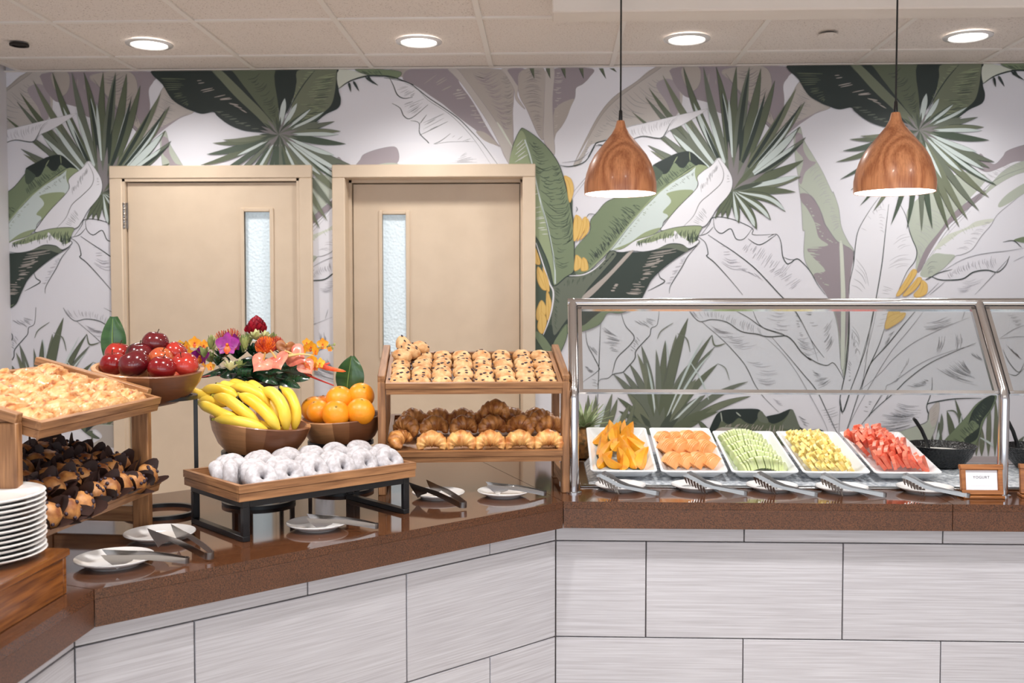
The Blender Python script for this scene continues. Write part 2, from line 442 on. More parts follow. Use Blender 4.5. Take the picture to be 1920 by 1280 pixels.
tiles(cd, 1, [.27+.0, .572, .27, .572])
tiles(cl, 2, [.3, .02, .3, .02])
# --- worktop
ct = empty('countertop', Tr(A2.x, A2.y, T-SLAB), label='polished brown speckled granite worktop running round the counters', cat='countertop')
Mi = Tr(-A2.x, -A2.y, -(T-SLAB))
def slab(P4):
    c = sum((Vector(p) for p in P4), Vector((0, 0)))/4; out = [tuple(Vector(p)+(c-Vector(p)).normalized()*.0012) for p in P4]
    mb = MB(); mb.prism(out, T-.022, T)
    o = put('slab', mb.mesh('slab', M_['granite'], 0), ct, Mi)
    return o
def apron(p, q, n):
    d = (q-p).normalized(); mb = MB(); p2 = p+d*.0012+n*.0006; q2 = q-d*.0012+n*.0006
    out = [tuple(p2), tuple(q2), tuple(q2+n*.04), tuple(p2+n*.04)]
    mb.prism(out, T-SLAB, T-.0225); put('front_edge', mb.mesh('front_edge', M_['granite_edge'], 0), ct, Mi)
SX = 1.226
slab([F[1], (SX, F[1].y), (SX, K[1].y), K[1]]); slab([(SX, F[1].y), F[0], K[0], (SX, K[1].y)])
slab([F[2], F[1], K[1], K[2]]); slab([F[3], F[2], K[2], K[3]])
apron(F[1], Vector((SX, F[1].y)), Vector((0,1))); apron(Vector((SX, F[1].y)), F[0], Vector((0,1)))
apron(F[1], F[2], nb); apron(F[2], F[3], Vector((-1,0)))
mb = MB(); ins = offs(.02); kin = offs(DEP-.02)
for i in range(3): mb.prism([tuple(ins[i]), tuple(ins[i+1]), tuple(kin[i+1]), tuple(kin[i])], T-.03, T-.0222)
put('substrate', mb.mesh('substrate', M_['dark_gap'], 0), ct, Mi)
# ================================================================== PRINTED WALLPAPER
# flat print on the back wall: every leaf is a flat printed shape lying on the wall surface
PAL = {'w': (226,226,232), 'dg': (33,45,42), 'dg2': (48,60,54), 'ol': (92,101,80), 'ol2': (112,119,98), 'gr': (118,133,104), 'gr2': (146,159,124), 'gd': (70,84,70),
       'pa': (198,210,208), 'mv': (150,140,146), 'mv2': (164,155,161), 'tp': (174,166,159), 'tp2': (188,182,177), 'sg': (180,188,175), 'sg2': (205,210,198),
       'ld': (38,52,50), 'lm': (124,126,131), 'ls': (166,165,172), 'ye': (222,186,108), 'yd': (196,148,66), 'gg': (104,112,98), 'bl': (70,80,68), 'gp': (128,124,126)}
PMAT = {k: pmat('print_'+k, S(*v), rough=.5) for k, v in PAL.items()}
PK = list(PAL)
def K_(ox, oy, s=4): return lambda pts: [(ox+x/s, oy+y/s) for x, y in pts]
c1, c2, c3, c4, c5, c6, c7 = K_(720,110), K_(1120,110), K_(1440,110), K_(980,360), K_(1440,360), K_(1040,550), K_(1440,550)
def cr_closed(p, n=4):
    out = []; L_ = len(p)
    for i in range(L_):
        a, b, c, d = p[i-1], p[i], p[(i+1) % L_], p[(i+2) % L_]
        for k in range(n):
            t = k/n
            out.append(tuple(.5*((2*b[q])+(-a[q]+c[q])*t+(2*a[q]-5*b[q]+4*c[q]-d[q])*t*t+(-a[q]+3*b[q]-3*c[q]+d[q])*t**3) for q in (0, 1)))
    return out
def cr_open(p, n=6):
    if len(p) == 2: p = [p[0], ((p[0][0]+p[1][0])/2, (p[0][1]+p[1][1])/2), p[1]]
    q_ = [p[0]]+list(p)+[p[-1]]; out = []
    for i in range(len(p)-1):
        a, b, c, d = q_[i], q_[i+1], q_[i+2], q_[i+3]
        for k in range(n):
            t = k/n
            out.append(tuple(.5*((2*b[q])+(-a[q]+c[q])*t+(2*a[q]-5*b[q]+4*c[q]-d[q])*t*t+(-a[q]+3*b[q]-3*c[q]+d[q])*t**3) for q in (0, 1)))
    out.append(tuple(p[-1])); return out
def samp(c, u):
    x = max(0, min(.9999, u))*(len(c)-1); i = int(x); f = x-i
    return (c[i][0]*(1-f)+c[i+1][0]*f, c[i][1]*(1-f)+c[i+1][1]*f)
mrn = random.Random(5)
LAYER = [0]
class Print:
    def __init__(s, name): s.name = name; s.polys = []     # (points px, colour, layer)
    def poly(s, pts, col, smooth=True, line=None, lw=1.0):
        LAYER[0] += 1; q = cr_closed(pts) if smooth else list(pts)
        s.polys.append((q, col, LAYER[0]))
        if line: s.line(pts+[pts[0]], line, lw)
        return s
    def line(s, pts, col='ld', w=1.0, taper=True, new=True):
        if new: LAYER[0] += 1
        w *= 1.3 if (col == 'ld' and new) else 1
        c = cr_open(pts, 5); n = len(c); L_ = []; R_ = []
        for i, p in enumerate(c):
            a, b = c[max(0, i-1)], c[min(n-1, i+1)]; dx, dy = b[0]-a[0], b[1]-a[1]; l = math.hypot(dx, dy) or 1
            t = i/(n-1); ww = w*.5*((.35+.65*math.sin(math.pi*min(1, t*1.0+.0))) if taper else 1)
            L_.append((p[0]-dy/l*ww, p[1]+dx/l*ww)); R_.append((p[0]+dy/l*ww, p[1]-dx/l*ww))
        for i in range(n-1): s.polys.append(([L_[i], L_[i+1], R_[i+1], R_[i]], col, LAYER[0]))
        return s
    def hatch(s, A, B, n, a=0., b=1., col='lm', w=.7, jit=.15, bow=0., u0=0, u1=1, skip=.15):
        LAYER[0] += 1; A = cr_open(A, 8); B = cr_open(B, 8)
        n = n if col in ('gp', 'mv', 'gd') else max(4, int(n*.7)); jit *= .75; w *= 1.15 if col in ('gp', 'mv', 'gd') else 1
        for i in range(n):
            if mrn.random() < skip: continue
            u = u0+(u1-u0)*(i+.5+mrn.uniform(-.4, .4))/n
            p, q = samp(A, u), samp(B, u); t0 = a+mrn.uniform(0, jit); t1 = b-mrn.uniform(0, jit)*1.5
            P0 = (p[0]+(q[0]-p[0])*t0, p[1]+(q[1]-p[1])*t0); P1 = (p[0]+(q[0]-p[0])*t1, p[1]+(q[1]-p[1])*t1)
            dx, dy = P1[0]-P0[0], P1[1]-P0[1]; Mx = ((P0[0]+P1[0])/2-dy*bow, (P0[1]+P1[1])/2+dx*bow)
            s.line([P0, Mx, P1], col, w*mrn.uniform(.7, 1.3), new=False)
        return s
    def blade(s, base, tip, w, col, bend=0., wpos=.45, line=None):
        LAYER[0] += 1; bx, by = base; dx, dy = tip[0]-bx, tip[1]-by; l = math.hypot(dx, dy); nx, ny = -dy/l, dx/l; L_ = []; R_ = []; n = 12
        for i in range(n+1):
            t = i/n; o = bend*l*math.sin(math.pi*t)*.5*(t*1.3)
            cx, cy = bx+dx*t+nx*o, by+dy*t+ny*o
            ww = w*.5*(math.sin(math.pi*min(1, (t/wpos)*.5)) if t < wpos else math.cos(math.pi/2*((t-wpos)/(1-wpos)))**.8)
            ww = max(ww, .15)
            L_.append((cx+nx*ww, cy+ny*ww)); R_.append((cx-nx*ww, cy-ny*ww))
        s.polys.append((L_+R_[::-1], col, LAYER[0]))
        if line: s.line(L_, line, .6); s.line(R_, line, .6)
        return s
    def build(s):
        vs = []; fs = []; ms = []
        for sh in (-3.245, 0, 3.245):
            for q, col, ly in s.polys:
                b = len(vs); pts = []
                for (x, y) in q:
                    P = atY(x, y, D); pts.append((P.x+sh, D-.0004-ly*.000008, P.z))
                if max(p[0] for p in pts) < WL or min(p[0] for p in pts) > 4.6: continue
                vs += pts; fs.append(tuple(range(b, b+len(pts)))); ms.append(PK.index(col))
        me = bpy.data.meshes.new(s.name); me.from_pydata(vs, [], fs)
        for k in PK: me.materials.append(PMAT[k])
        me.polygons.foreach_set('material_index', ms)
        bm = bmesh.new(); bm.from_mesh(me); bmesh.ops.triangulate(bm, faces=[f for f in bm.faces if len(f.verts) > 4], ngon_method='EAR_CLIP')
        def cut(co, no, **k): bmesh.ops.bisect_plane(bm, geom=list(bm.verts)+list(bm.edges)+list(bm.faces), plane_co=co, plane_no=no, dist=1e-6, **k)
        cut((WL+.001,0,0), (-1,0,0), clear_outer=True); cut((4.55,0,0), (1,0,0), clear_outer=True)
        cut((0,0,CEIL-.002), (0,0,1), clear_outer=True); cut((0,0,.05), (0,0,-1), clear_outer=True)
        for x0, x1 in DOORS:
            cut((x0+.005,0,0), (1,0,0)); cut((x1-.005,0,0), (1,0,0)); cut((0,0,DTOP-.005), (0,0,1))
            dl = []
            for f in bm.faces:
                c = f.calc_center_median()
                if x0+.005 < c.x < x1-.005 and c.z < DTOP-.005: dl.append(f)
            bmesh.ops.delete(bm, geom=dl, context='FACES')
        for f in bm.faces:
            f.normal_update()
            if f.normal.y > 0: f.normal_flip()
        bm.to_mesh(me); bm.free()
        if len(me.polygons): put(s.name, me, WB)

# ---------- far taupe and mauve leaves along the top
P = Print('taupe_leaf_print')
P.poly(c1([(40,80),(200,78),(180,110),(150,140),(60,110)]), 'tp')
P.poly(c1([(200,78),(500,76),(570,190),(650,300),(710,400),(770,510),(840,620),(870,660),(800,632),(735,590),(700,545),(640,500),(560,440),(500,390),(440,340),(350,280),(280,230),(210,190),(140,150)]), 'mv')
P.poly(c1([(690,545),(760,555),(850,640),(935,790),(900,730),(860,660),(790,632),(735,600)]), 'tp')
P.hatch(c1([(600,210),(700,360),(800,520)]), c1([(430,260),(560,360),(690,520)]), 22, .05, .75, 'tp2', 1.6, .35)
P.hatch(c1([(420,90),(520,150),(560,200)]), c1([(260,210),(350,240),(430,260)]), 9, .1, .8, 'tp', 1.4, .3)
P.poly(c1([(530,76),(870,80),(940,130),(975,230),(965,400),(970,560),(965,660),(900,560),(850,490),(760,370),(690,260),(610,160)]), 'tp', line='mv', lw=1)
P.hatch(c1([(620,100),(700,220),(790,360),(880,500)]), c1([(860,90),(930,200),(960,380),(960,560)]), 44, .1, .95, 'mv', .8, .35, bow=.18)
P.hatch(c1([(960,120),(975,300),(965,480)]), c1([(850,140),(880,330),(900,500)]), 26, 0, .9, 'gp', .7, .3, bow=-.15)
P.poly(c1([(478,76),(545,76),(620,165),(720,300),(820,440),(900,570),(985,690),(965,750),(940,790),(900,720),(850,610),(780,480),(690,340),(600,210),(530,130)]), 'tp2', line='mv', lw=.8)
P.poly(c1([(845,480),(880,510),(960,650),(985,700),(930,620)]), 'sg2')
P.build()
P = Print('taupe_leaf_print')
P.poly(c1([(880,78),(960,78),(1010,200),(1000,280),(1060,380),(990,310),(975,230),(920,130)]), 'tp2', line='mv', lw=.7)
P.poly(c1([(930,78),(1060,78),(1020,160),(1010,210),(960,140)]), 'mv')
P.poly(c1([(1030,90),(1200,76),(1205,300),(1198,560),(1190,610),(1150,560),(1110,470),(1070,380),(1020,290),(1005,200)]), 'tp', line='mv', lw=.9)
P.hatch(c1([(1195,90),(1195,300),(1190,540)]), c1([(1040,110),(1030,290),(1140,540)]), 46, .05, .95, 'gp', .7, .35, bow=.12)
P.poly(c1([(1275,76),(1560,74),(1540,140),(1490,190),(1440,220),(1432,290),(1400,360),(1370,440),(1330,510),(1290,560),(1272,610),(1262,400),(1262,230)]), 'mv', line='gp', lw=.8)
P.poly(c1([(1280,380),(1420,300),(1400,360),(1370,440),(1330,510),(1290,560),(1275,600)]), 'tp')
P.hatch(c1([(1270,100),(1268,300),(1275,560)]), c1([(1420,90),(1400,300),(1320,520)]), 26, .02, .5, 'tp2', 1.3, .3, bow=.1)
P.poly(c1([(1215,76),(1278,76),(1265,300),(1270,520),(1278,720),(1200,620),(1200,400),(1205,250)]), 'tp2', line='mv', lw=.8)
for x in (1120,1240,1355,1490,1640,1720):
    P.poly(c1([(x-28,72),(x+5,72),(x+(8 if x < 1600 else 25),148 if x < 1700 else 100)]), 'ol', smooth=False); P.line(c1([(x-28,72),(x+(8 if x < 1600 else 25),150 if x < 1700 else 100)]), 'ld', .9)
P.build()
P = Print('line_leaf_print')
P.poly(c1([(20,140),(200,190),(330,290),(450,370),(560,450),(650,540),(740,640),(850,800),(360,800),(370,670),(340,650),(265,560),(265,485),(200,465),(150,430),(120,370),(60,335),(150,300),(100,270),(70,200)]), 'w')
P.line(c1([(0,145),(100,160),(200,190),(330,290),(450,370),(560,450),(650,540),(740,640),(850,790)]), 'ld', 1.4)
P.line(c1([(150,180),(250,230),(330,310),(440,380),(520,440),(620,540),(700,640),(800,790)]), 'lm', 1)
P.line(c1([(40,140),(70,200),(100,270),(150,298),(215,288)]), 'ld', 1.6); P.line(c1([(60,335),(120,370),(150,430),(205,446),(330,345)]), 'ld', 1.4)
P.line(c1([(200,465),(262,482),(268,560),(330,625),(340,652),(370,670),(360,790)]), 'ld', 1.4)
P.line(c1([(268,490),(290,460),(320,420)]), 'ld', 1.1); P.line(c1([(265,575),(380,520),(480,470)]), 'ld', .9); P.line(c1([(340,650),(420,620),(500,560)]), 'ld', .9); P.line(c1([(345,650),(480,625),(690,622)]), 'lm', .9)
for A, B, n in (([(80,220),(110,280),(200,290)], [(200,200),(230,215),(250,260)], 14), ([(100,350),(150,410),(200,440)], [(300,290),(320,310),(330,350)], 16), ([(275,480),(275,520),(290,560)], [(470,400),(470,410),(480,470)], 14), ([(480,600),(540,620),(600,622)], [(560,550),(620,560),(680,620)], 10), ([(420,785),(520,770),(560,740)], [(740,785),(700,740),(640,690)], 18)):
    P.hatch(c1(A), c1(B), n, .05, .95, 'lm', .7, .4)
P.poly(c1([(-40,700),(60,685),(180,680),(220,720),(262,795),(-40,795)]), 'mv2'); P.poly(c1([(100,790),(160,755),(185,790)]), 'ls', False); P.line(c1([(182,682),(180,755)]), 'tp2', 2); P.line(c1([(5,760),(60,712)]), 'tp2', 2.2)
P.build()
# ---------- mauve and taupe leaves behind the palm fan
P = Print('taupe_leaf_print')
P.poly(c2([(-100,680),(0,440),(120,290),(280,180),(430,68),(660,62),(620,130),(640,270),(600,420),(400,470),(200,520),(100,600),(0,630),(-60,660),(-130,790),(-180,800)]), 'tp2')
P.poly(c2([(-180,800),(-130,690),(0,440),(120,290),(280,180),(430,68),(480,64),(300,190),(140,310),(30,430),(-80,620)]), 'tp', line='gp', lw=.7)
P.hatch(c2([(-150,790),(-60,620),(40,440),(200,270),(400,120)]), c2([(-120,800),(0,620),(200,510),(480,420),(600,200)]), 70, .02, .85, 'lm', .6, .4, bow=.12)
P.poly(c2([(440,200),(520,150),(600,190),(620,300),(600,410),(560,430),(520,330)]), 'mv2')
P.poly(c2([(560,140),(630,60),(1440,58),(1435,130),(1395,200),(1400,350),(1330,520),(1250,480),(1130,440),(1010,430),(900,400),(870,360),(830,330),(720,300),(640,270)]), 'mv')
P.poly(c2([(640,62),(760,62),(775,160),(740,230),(690,240),(640,150)]), 'tp', line='gp', lw=.7)
P.poly(c2([(930,100),(1020,64),(1250,60),(1310,180),(1280,330),(1335,505),(1250,450),(1100,280),(1000,170)]), 'tp', line='gp', lw=.8)
P.hatch(c2([(1010,100),(1120,280),(1300,470)]), c2([(1200,62),(1290,200),(1290,400)]), 34, .05, .95, 'gp', .7, .35, bow=.15)
P.line(c2([(960,110),(1090,290),(1240,460),(1330,560)]), 'gp', 2.4)
P.hatch(c2([(760,70),(850,90),(930,140)]), c2([(700,280),(840,320),(1000,400)]), 22, .1, .5, 'tp', 1, .3)
P.poly(c2([(1300,640),(1330,500),(1420,350),(1500,190),(1545,185),(1600,290),(1750,358),(1640,410),(1560,460),(1480,520),(1380,600)]), 'tp2', line='gp', lw=.6)
P.hatch(c2([(1500,220),(1420,370),(1340,560)]), c2([(1620,290),(1600,430),(1420,560)]), 40, .05, .95, 'lm', .6, .35, bow=.05)
P.poly(c2([(1570,440),(1730,360),(1640,410),(1520,490),(1350,610),(1340,560)]), 'mv2')
P.build()
P = Print('grey_leaf_print')   # upright grey leaf
P.poly(c2([(1520,510),(1475,580),(1485,760),(1508,900),(1510,950),(1530,1100),(1540,1280)])+c5([(275,300),(270,480),(320,600),(420,740),(480,860),(520,1000),(535,1150),(545,1280),(570,1390),(585,1290),(600,1050),(605,770),(620,600),(640,480),(640,430),(600,370),(550,260),(530,120),(490,0)])+c2([(1760,1000),(1690,850),(1620,730),(1550,610)]), 'sg', line='lm', lw=.9)
P.poly(c2([(1490,560),(1540,580),(1545,680),(1590,760),(1640,780),(1560,850),(1530,940),(1510,900),(1545,760),(1490,680)]), 'mv2')
P.poly(c5([(245,10),(330,30),(400,150),(440,260),(510,360),(560,390),(640,450),(622,600),(606,770),(600,1000),(560,1300),(540,1100),(500,900),(430,760),(340,620),(430,590),(330,480),(300,420),(450,400),(380,340),(350,230),(290,120),(250,70)]), 'mv')
P.line(c2([(1510,950),(1580,1010),(1660,1110),(1700,1230)])+c5([(440,260),(510,360),(560,390),(640,440)]), 'lm', 1.2)
P.hatch(c5([(270,60),(330,190),(400,330),(500,390)]), c5([(360,60),(430,240),(500,350),(540,370)]), 30, .0, .5, 'sg', 1.8, .5)
P.hatch(c5([(280,420),(290,500),(400,690)]), c5([(520,400),(480,560),(520,720)]), 26, 0, .55, 'sg', 1.6, .5)
P.hatch(c2([(1640,760),(1740,960),(1810,1180)])+c5([(540,250)]), c2([(1560,860),(1620,1010),(1720,1180)])+c5([(480,320)]), 46, .02, .8, 'ls', .7, .35, bow=.1)
P.poly(c5([(535,380),(560,388),(572,560),(582,770),(580,1000),(572,1300),(545,1300),(545,1000),(545,770),(540,560)]), 'sg2', line='lm', lw=.8)
P.line(c5([(640,440),(640,560),(612,690),(608,900),(600,1100),(585,1250)])+c7([(570,650)]), 'ld', 1.4)
P.build()
# ---------- right diagonal leaf, sage and white
P = Print('sage_leaf_print')
P.poly(c5([(1110,600),(1115,440),(1080,350),(1055,240),(1040,150),(1100,70),(1300,-80),(1500,-190)])+c3([(1590,720),(1700,790),(1760,740),(1800,690),(1930,640),(2100,600),(2400,640),(2300,900),(2000,900),(1930,930)])+c5([(1900,40),(1850,60),(1720,170),(1670,250),(1600,330),(1530,430),(1450,470),(1400,485),(1330,560),(1260,612),(1180,655),(1130,640)]), 'w')
P.poly(c5([(1110,590),(1115,440),(1080,350),(1055,240),(1040,150),(1100,70),(1300,-80),(1480,-150),(1640,-110),(1500,60),(1400,170),(1300,290),(1200,430)]), 'sg')
P.hatch(c5([(1130,540),(1290,290),(1480,80)]), c5([(1110,420),(1070,170),(1300,-60)]), 40, .0, .8, 'ls', .7, .4, bow=.08)
P.poly(c5([(1115,585),(1180,430),(1290,290),(1400,150),(1600,0),(1640,10),(1420,190),(1330,275),(1220,440),(1145,590)]), 'mv', line='lm', lw=.6)
P.poly(c3([(1590,710),(1640,760),(1700,790),(1760,735),(1795,690),(1930,645),(2050,640),(2050,760),(1860,770),(1760,810),(1640,850),(1560,800)]), 'mv2', line='lm', lw=.5)
P.poly(c3([(1740,860),(1900,770),(2050,760),(2050,820),(1860,870),(1700,960),(1600,1040)]), 'sg', line='ls', lw=.6)
P.hatch(c3([(1560,1000),(1750,880),(1920,800)]), c3([(1500,900),(1640,830),(1850,760)]), 36, .0, .8, 'ls', .6, .4)
P.line(c5([(1130,600),(1240,440),(1350,280),(1500,130)])+c3([(1640,960),(1760,880),(1920,820)]), 'lm', 1.1); P.line(c5([(1145,600),(1260,430),(1370,290),(1520,140)]), 'ls', .8)
P.poly(c5([(1140,610),(1230,470),(1330,465),(1405,480),(1330,560),(1260,612),(1190,640)]), 'sg')
P.poly(c5([(1240,440),(1330,330),(1480,270),(1560,220),(1690,200),(1660,235),(1560,260),(1450,300),(1340,380)]), 'sg2')
P.hatch(c5([(1260,430),(1380,310),(1540,240)]), c5([(1300,440),(1420,350),(1560,290)]), 22, 0, .9, 'sg', .9, .4)
P.poly(c3([(1730,1085),(1800,1010),(1930,930),(2050,900),(2050,960),(1920,1010),(1830,1070),(1740,1115)]), 'sg')
P.hatch(c5([(1500,440),(1600,330),(1680,220)]), c5([(1380,430),(1480,320),(1600,230)]), 22, 0, .8, 'ls', .7, .3, bow=.1)
P.hatch(c5([(1170,560),(1180,600),(1200,620)]), c5([(1340,500),(1290,560),(1240,600)]), 8, 0, .9, 'lm', .7, .3, bow=-.2)
P.line(c5([(1920,10),(1850,60),(1720,170),(1670,250),(1600,330),(1530,430),(1450,470),(1400,482),(1330,560),(1270,605)]), 'lm', 1)
P.build()
P = Print('line_leaf_print')   # white upright leaf between grey leaf and bananas
P.poly(c5([(900,20),(980,80),(1030,170),(1060,290),(1080,350),(1115,440),(1100,520),(1040,600),(970,760),(880,1000),(770,1270),(690,1280),(640,1120),(610,900),(610,690),(640,560),(650,430),(680,280),(820,60)]), 'w')
P.line(c5([(840,30),(760,140),(680,280),(655,400),(642,540),(612,680),(610,770)]), 'ld', 1.1)
P.line(c5([(975,70),(1030,170),(1060,290),(1080,350),(1115,440),(1100,520),(1040,600),(970,760)]), 'ld', 1.4)
P.line(c5([(905,90),(880,300),(855,530),(815,770),(770,1000),(690,1280)]), 'ld', 1.5); P.line(c5([(830,780),(790,1000),(740,1200),(720,1280)]), 'lm', .9)
P.hatch(c5([(690,280),(760,150),(860,60)]), c5([(740,300),(800,200),(870,120)]), 12, 0, .9, 'ls', .7, .3)
P.hatch(c5([(890,100),(880,230),(870,330)]), c5([(760,130),(800,200),(830,300)]), 14, 0, .8, 'ls', .7, .4, bow=.15)
P.hatch(c5([(1060,300),(1100,420),(1060,560)]), c5([(920,370),(890,500),(870,590)]), 16, 0, .9, 'ls', .7, .4, bow=.1)
P.hatch(c5([(650,470),(645,580),(620,700)]), c5([(780,760),(770,740),(740,770)]), 9, 0, .9, 'lm', .7, .2, bow=-.1)
P.hatch(c5([(850,690),(840,760)]), c5([(960,730),(930,770)]), 7, 0, .9, 'ls', .7, .3)
P.hatch(c5([(620,960),(640,1100),(690,1250)]), c5([(720,1190),(700,1200),(690,1280)]), 8, 0, .9, 'lm', .7, .2, bow=-.1)
P.hatch(c5([(960,870),(900,940),(870,1010)]), c5([(800,910),(800,960),(800,1020)]), 8, 0, .8, 'ls', .7, .2)
P.build()
# ---------- line drawn leaves of the lower middle
P = Print('line_leaf_print')
P.line(c4([(1340,320),(1400,240),(1430,190),(1560,200),(1720,270),(1730,320),(1900,315)]), 'ld', 1.1)
P.line(c4([(1430,190),(1440,270),(1490,310),(1560,275),(1600,350),(1660,350),(1720,275)]), 'ld', 1.3); P.line(c4([(1690,350),(1780,395),(1900,320)]), 'ld', 1.3); P.line(c4([(1310,330),(1380,310),(1430,260)]), 'ld', 1)
P.line(c5([(0,340),(60,315),(95,370),(110,480),(140,535),(170,530),(215,500),(260,530),(320,600),(370,690),(430,770)]), 'ld', 1.5)
P.line(c5([(110,485),(160,505),(215,505)]), 'ld', .8)
P.line(c4([(1390,320),(1480,380),(1600,460),(1750,580),(1920,760),(2050,900)])+c7([(330,360),(420,480)]), 'ld', 1.5)
P.line(c5([(180,870),(260,990),(330,1130),(375,1270)]), 'lm', 1)
P.line(c4([(1310,330),(1370,380),(1390,460),(1380,480),(1440,530),(1550,650),(1650,770)]), 'ld', 1.4)
P.line(c4([(1310,400),(1240,480),(1190,570),(1110,700),(1100,760)]), 'ld', 1.2); P.line(c4([(1015,590),(1030,640),(1065,670),(1000,710),(940,740)]), 'ld', 1.4)
P.hatch(c4([(1500,400),(1620,560),(1780,640)]), c4([(1560,400),(1720,560),(1860,730)]), 22, -.5, .6, 'ls', .8, .4)
P.hatch(c4([(1440,520),(1500,490)]), c4([(1700,600),(1700,520)]), 8, 0, .9, 'ls', .8, .4, bow=.12)
P.hatch(c4([(1640,440),(1780,560),(1920,680)]), c4([(1700,360),(1860,430),(2050,520)]), 36, .05, .95, 'ls', .8, .5)
P.hatch(c5([(0,600),(60,680),(130,760)]), c5([(60,560),(200,600),(280,650)]), 22, .1, .95, 'ls', .8, .4)
P.hatch(c4([(1240,490),(1180,570),(1110,690)]), c4([(1180,490),(1120,580),(1060,700)]), 20, 0, .9, 'ls', .8, .4)
# fold under the rail
P.line(c6([(1000,110),(1030,160),(1090,210),(1180,195),(1290,215),(1400,285),(1520,305),(1570,320),(1620,325),(1690,320),(1740,320),(1790,360),(1850,440),(1920,500)])+c7([(300,480),(370,520),(440,540),(490,520),(540,590),(570,650)]), 'ld', 1.7)
P.line(c6([(1320,110),(1450,180),(1560,255),(1700,300)])+c7([(130,320)]), 'ld', 1.1); P.line(c6([(1480,110),(1520,210),(1570,260),(1650,290),(1740,320)]), 'ld', 1.1)
P.hatch(c6([(1010,120),(1200,130),(1420,190),(1540,260)]), c6([(1080,200),(1200,195),(1400,285),(1560,320)]), 54, .0, .95, 'ls', .8, .35, bow=.08)
P.line(c6([(1100,210),(1240,330),(1330,420),(1430,540),(1500,680),(1570,780),(1680,890)]), 'ld', 1.1)
P.line(c6([(1570,320),(1700,440),(1800,570),(1890,720)])+c7([(420,960),(460,1080)]), 'lm', 1)
P.line(c6([(1630,330),(1760,480),(1860,600),(1960,720)])+c7([(430,860),(500,1010),(555,1120)]), 'ld', 1.2)
for A, B, n in (([(1140,230),(1230,330),(1330,420)], [(1330,300),(1480,330),(1560,400)], 30), ([(1420,510),(1490,600),(1530,680)], [(1660,520),(1720,600),(1780,680)], 20), ([(1600,760),(1660,820)], [(1700,800),(1720,850)], 7), ([(1570,130),(1600,220),(1650,270)], [(1800,150),(1800,240),(1790,300)], 16), ([(1800,330),(1880,420),(1920,460)], [(1920,320),(1960,380),(1990,440)], 10)):
    P.hatch(c6(A), c6(B), n, .0, .9, 'ls', .8, .45, bow=.08)
# left line leaves
P.line(c6([(785,105),(770,230),(725,260),(715,310),(680,350),(610,430),(600,490),(540,560),(510,590),(440,605),(400,635),(340,645),(320,690)]), 'ld', 1.4)
P.line(c6([(500,150),(530,240),(595,320),(570,380),(470,480),(440,570),(430,610)]), 'ld', 1.3); P.line(c6([(345,220),(335,450),(330,600),(315,980)]), 'ld', 1.1)
P.line(c6([(232,285),(245,380),(290,470),(330,550),(325,580),(210,665)]), 'ld', 1.2)
for A, B, n in (([(350,240),(350,330)], [(480,330),(570,380)], 16), ([(560,180),(640,200),(690,180)], [(720,280),(740,270),(770,210)], 16), ([(340,350),(420,430)], [(520,370),(490,440)], 12), ([(600,300),(560,420)], [(660,380),(610,450)], 10), ([(220,540),(250,590)], [(290,570),(310,600)], 12), ([(240,380),(290,400)], [(330,480),(330,450)], 7), ([(270,640),(280,690)], [(340,660),(330,700)], 8)):
    P.hatch(c6(A), c6(B), n, .0, .9, 'lm', .8, .4)
P.build()
P = Print('line_leaf_print')   # stems and leaves running to the right
P.line(c7([(790,115),(740,380),(680,560),(620,720),(560,890)]), 'ld', 1.3); P.line(c7([(610,115),(608,320),(585,560),(540,780),(545,870),(560,905)]), 'ld', 1.4); P.line(c7([(540,780),(560,890),(610,760)]), 'ld', 1.5)
P.line(c7([(870,270),(830,390),(760,545),(690,720),(615,950),(555,1120)]), 'ld', 1.4); P.line(c7([(1120,115),(1020,230),(900,380),(760,540),(700,720)]), 'ld', 1.4); P.line(c7([(1180,115),(1060,270),(920,440),(760,700),(620,960),(570,1120)]), 'lm', 1.1)
P.line(c7([(800,115),(760,330),(720,600),(690,720),(650,830)]), 'lm', 1)
P.line(c7([(1510,180),(1300,265),(1090,370),(940,490),(850,590),(700,720)]), 'lm', 1.2); P.line(c7([(1560,370),(1390,440),(1200,530),(1040,650),(960,730),(760,910),(600,1120)]), 'ld', 1.3); P.line(c7([(1550,385),(1380,430),(1150,520),(940,665),(890,690),(870,740),(750,920)]), 'lm', 1.1)
P.line(c7([(540,760),(540,860),(530,1060)]), 'lm', 1); P.line(c7([(850,760),(790,860),(755,925)]), 'ld', 1.1); P.line(c7([(900,760),(880,800)]), 'ld', 1)
P.line(c7([(1230,630),(1230,700),(1215,770),(1190,840),(1195,880),(1210,930),(1180,970),(1080,1005),(950,1050),(880,1090),(800,1120)]), 'ld', 1.6); P.line(c7([(1190,840),(1220,820),(1400,790),(1600,785)]), 'ld', 1.8)
P.line(c7([(730,1050),(690,1120)]), 'lm', .9)
